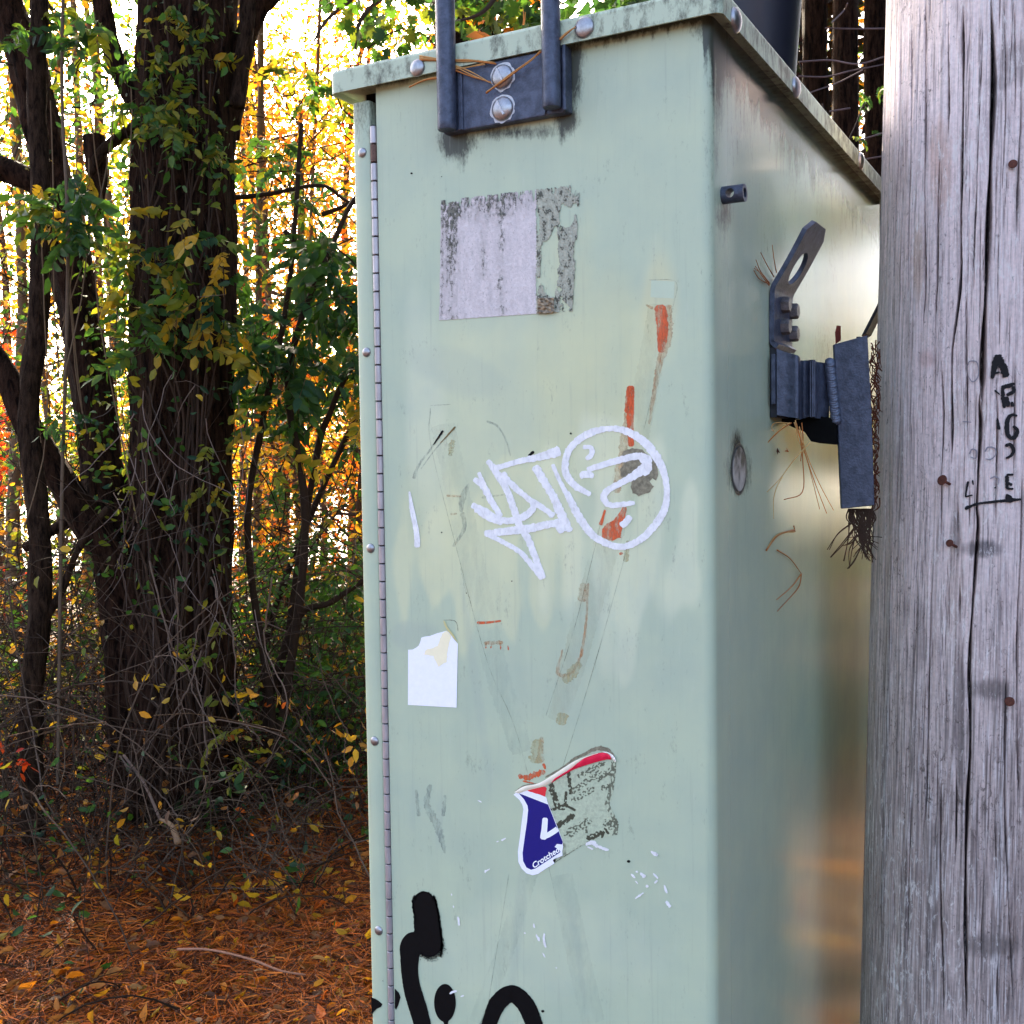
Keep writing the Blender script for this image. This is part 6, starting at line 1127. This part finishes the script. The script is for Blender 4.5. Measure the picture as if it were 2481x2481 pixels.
for hd, ds, lb in [(11.6, 7.5, 'slim trunk rising from the brown thicket behind the cabinet'), (15.3, 10., 'slim trunk rising from the green-brown thicket behind the pole')]:
    a, d = to_ax(wpt(hd, ds)); t_ = sapling(a, d, 6.5, .07, GREEN_+BRN, 900, 0, 1.2, lb, .09, .1, None, 'slim_tree')
for hd, ds, z_, n_ in [(12.6, 8., 3.62, 800), (14.4, 8.6, 2.55, 420)]:
    q = wpt(hd, ds); c = np.array([q[0], q[1], z_])+RN.normal(size=(n_, 3))*np.array([.5, .4, .13]); leaves('foliage', t_, c, RN.uniform(.08, .16, n_), pal(GREEN_+BRN[1:2], n_), .3)  # unseen leaf bands added to dim the bright reflection in the side panel
# --- far wood beyond the clearing
n = 9000; x = RN.uniform(-90, 90, n); y = RN.uniform(62, 75, n); f = FW[:2]/np.hypot(*FW[:2]); r_ = np.array([f[1], -f[0]]); xy = EYE[:2]+np.outer(y, f)+np.outer(x, r_); z = np.abs(RN.normal(size=n))*2.2*(1+.4*np.sin(x*.21)+.3*np.sin(x*.7))
D = RN.normal(size=(n, 3)); V, F, T = leafset(np.stack([xy[:, 0], xy[:, 1], z+.3], 1), D, RN.uniform(.9, 1.8, n), pal(GREEN_+YG+ORG, n), True); tag(link('far_wood', fast_mesh('far_wood', V, F, LEAF, T)), kind='stuff')

# --- pine needles caught on the steel
NC = [(.46, .17, .045), (.36, .12, .03), (.52, .28, .10)]
def needles(label, strands, fn, group=None, col=None, r=.0011, name='pine_needle_cluster'):
    P0 = fn(strands[0][0]); o_ = empty(name, tuple(P0), label, 'pine needles', group)
    for s_ in strands:
        mb = MB(); P = smooth_path(np.array([fn(q) for q in s_]), 16); tube(mb, P, np.linspace(r, r*.55, 16), 4, (col or random.choice(NC)))
        mb.build('needle', NEED, o_, True)
def fy(y): return lambda q: front(q[0], q[1], y if len(q) < 3 else -q[2])
def sx(x): return lambda q: side(q[0], q[1], x if len(q) < 3 else q[2])
def jit(pts, j): return [tuple(np.array(p[:2])+np.random.default_rng(abs(int(p[0]*7+j*13))).normal(size=2)*1.6)+tuple(p[2:]) for p in pts]
A = cs('T1', [(650,395),(790,400),(960,405),(1160,425)]); B = cs('T1', [(655,378),(900,408),(1050,405)]); C_ = cs('T1', [(890,440),(1000,490),(1135,560)]); Dd = cs('T1', [(885,460),(960,455),(1090,435)]); Ee = cs('T1', [(585,580),(680,540),(775,515)]); E2 = cs('T1', [(885,470),(1000,500),(1130,550)])
needles('bundle of orange pine needles tucked behind the left bar of the front hanger', [jit(q, k) for k, q in enumerate([A, A, B, B, A, C_, C_, E2, Dd, Dd, Ee, Ee, Ee])], fy(-.0225), r=.0012)
Gg = cs('T1', [(1100,620),(1250,510),(1400,400),(1475,340)]); Hh = cs('T1', [(1585,265),(1640,225),(1695,185)])
needles('orange pine needles crossing the slotted bolts to the right bar of the front hanger', [jit(q, k) for k, q in enumerate([Gg, Gg, Gg, Gg, Hh, Hh, Hh])], fy(-.0262), r=.0012)
needles('short pine needles sticking out left of the slotted lug', [cs('T3', q) for q in [[(440,720),(380,640),(300,580)], [(445,730),(350,680),(295,600)], [(440,715),(360,610),(315,500)], [(485,660),(420,550),(360,432)], [(508,620),(485,500),(468,360)], [(440,740),(380,660),(310,560)]]], sx(.003), r=.0010)
needles('long pine needles hanging below the side bracket channel', [cs('T4', q) for q in [[(560,395),(620,560),(680,760),(760,1075)], [(575,400),(640,620),(720,860),(815,1108)], [(600,430),(660,650),(760,880),(868,1083)], [(620,400),(630,550),(610,700)], [(610,520),(628,700),(625,940),(480,1000)], [(540,400),(450,460),(350,560),(300,625)], [(530,405),(420,400),(385,430),(400,468)], [(530,400),(400,500),(320,620),(310,725)], [(570,380),(590,520),(640,640)]]], fy(Y0-.004), r=.0010)
needles('pale pine needles crossing below the side bracket', [cs('T4', q) for q in [[(683,555),(560,690),(430,860),(262,1018)], [(470,820),(430,890),(400,1000),(402,1150)]]], fy(Y0-.012), col=(.62, .45, .2), r=.0009)
needles('short curved orange pine needles stuck on the side panel', [cs('T4', q) for q in [[(565,1240),(470,1260),(400,1310),(340,1395)], [(562,1235),(450,1270),(390,1330),(345,1400)], [(560,1250),(480,1255),(410,1290),(350,1380)], [(558,1205),(568,1250)]]], sx(.003), r=.0014)
needles('forked pine needle hanging lowest on the side panel', [cs('T4', q) for q in [[(428,1392),(530,1460),(618,1578)], [(618,1578),(590,1690),(430,1870)], [(616,1578),(540,1680),(425,1780)]]], sx(.003), r=.0011)
nb_ = [ [(990,1090),(1000,1130),(995,1190)], [(1020,1180),(900,1270),(825,1390)], [(1030,1200),(950,1330),(850,1450)], [(1000,1180),(990,1300),(955,1480)], [(1040,1300),(1000,1400),(985,1535)], [(1080,1380),(1030,1480),(985,1540)], [(1060,1270),(1000,1340),(940,1360)], [(1150,1090),(1140,1250),(1165,1490)], [(1110,1090),(1080,1200),(1090,1350)], [(1100,1380),(1120,1430),(1160,1480)]]
needles('dark ragged clump of dead twigs hanging under the pole plate', [cs('T4', [(a+random.uniform(-14, 14), b) for a, b in q]) for q in nb_ for _ in range(2)]+[cs('T4', [(x_, 1070), (x_+random.uniform(-25, 45), 1160), (1110+random.gauss(0, 38), 1270), (1125+random.gauss(0, 50), random.uniform(1290, 1470))]) for x_ in np.linspace(985, 1170, 60)], fy(YP+.02), col=(.045, .026, .018), r=.0011, name='twig_clump')
needles('rust red pine needles wedged between the pole plate and the pole', [cs('T3', [(random.uniform(1385, 1480), y), (random.uniform(1375, 1480), y+random.uniform(30, 110)), (random.uniform(1385, 1500), y+random.uniform(120, 180))]) for y in np.linspace(1250, 1900, 46)]+[cs('T4', [(random.uniform(1150, 1230), y), (random.uniform(1150, 1225), y+random.uniform(20, 100)), (random.uniform(1150, 1230), y+random.uniform(100, 140))]) for y in np.linspace(300, 1000, 46)]+[cs('T4', q) for q in [[(985,265),(1040,320),(1165,345)], [(995,285),(1080,325),(1165,335)], [(1110,240),(1150,260),(1180,300)], [(1110,760),(1140,700),(1190,680)]]], fy(YP+.10), col=(.10, .03, .015), r=.0012)
o = empty('dead_leaf', tuple(front(2040, 820, YP-.01)), 'small red-brown dead leaf standing on the pole plate', 'leaf'); mb = MB(); q = [front(u, v, YP+.02) for u, v in cs('T3', [(1060,1290),(1055,1180),(1072,1115),(1100,1200),(1110,1255)])]; mb.add(q+[np.array(q[2])+[.004, .01, 0]], [(0,1,2,3,4), (0,4,5), (2,3,5)], (.20, .035, .025)); mb.build('leaf_blade', LEAF, o)
for k, (u, v, c_) in enumerate(cs('T4', [(490,622,0), (432,632,1)])):
    mb = MB(); q = side(u, v, .004); V = [q+np.array([random.uniform(0, .004), random.gauss(0, .006), random.gauss(0, .0035)]) for _ in range(7)]; mb.add(V, [(0,1,2), (1,2,3), (2,3,4), (3,4,5), (4,5,6), (0,2,6)], (.40, .14, .05) if c_ == 0 else (.10, .03, .02)); tag(mb.build('bark_flake', LEAF), ['tiny orange leaf crumb stuck on the side panel', 'tiny dark leaf crumb stuck on the side panel'][k], 'debris')
# leaf crumbs lying on the lid
mb = MB(); V = [front(*q, .02) for q in cs('T1', [(960,245),(1000,190),(1040,185),(1095,215),(1060,232)])]; V = [np.array([v_[0], .02+.01*k, max(v_[2], LT+.001)]) for k, v_ in enumerate(V)]; mb.add(V, [(0,1,2,3,4)], (.15, .06, .03)); tag(mb.build('dead_leaf', LEAF), 'curled brown leaf lying on the cabinet lid', 'leaf')
needles('few upright pine needles standing on the lid beside the right bar', [[(x, y, 0) for x, y in []] or cs('T1', q) for q in [[(1345,165),(1350,110),(1345,60)], [(1350,165),(1358,120),(1360,80)]]], lambda q: front(q[0], q[1], .01), r=.0012)
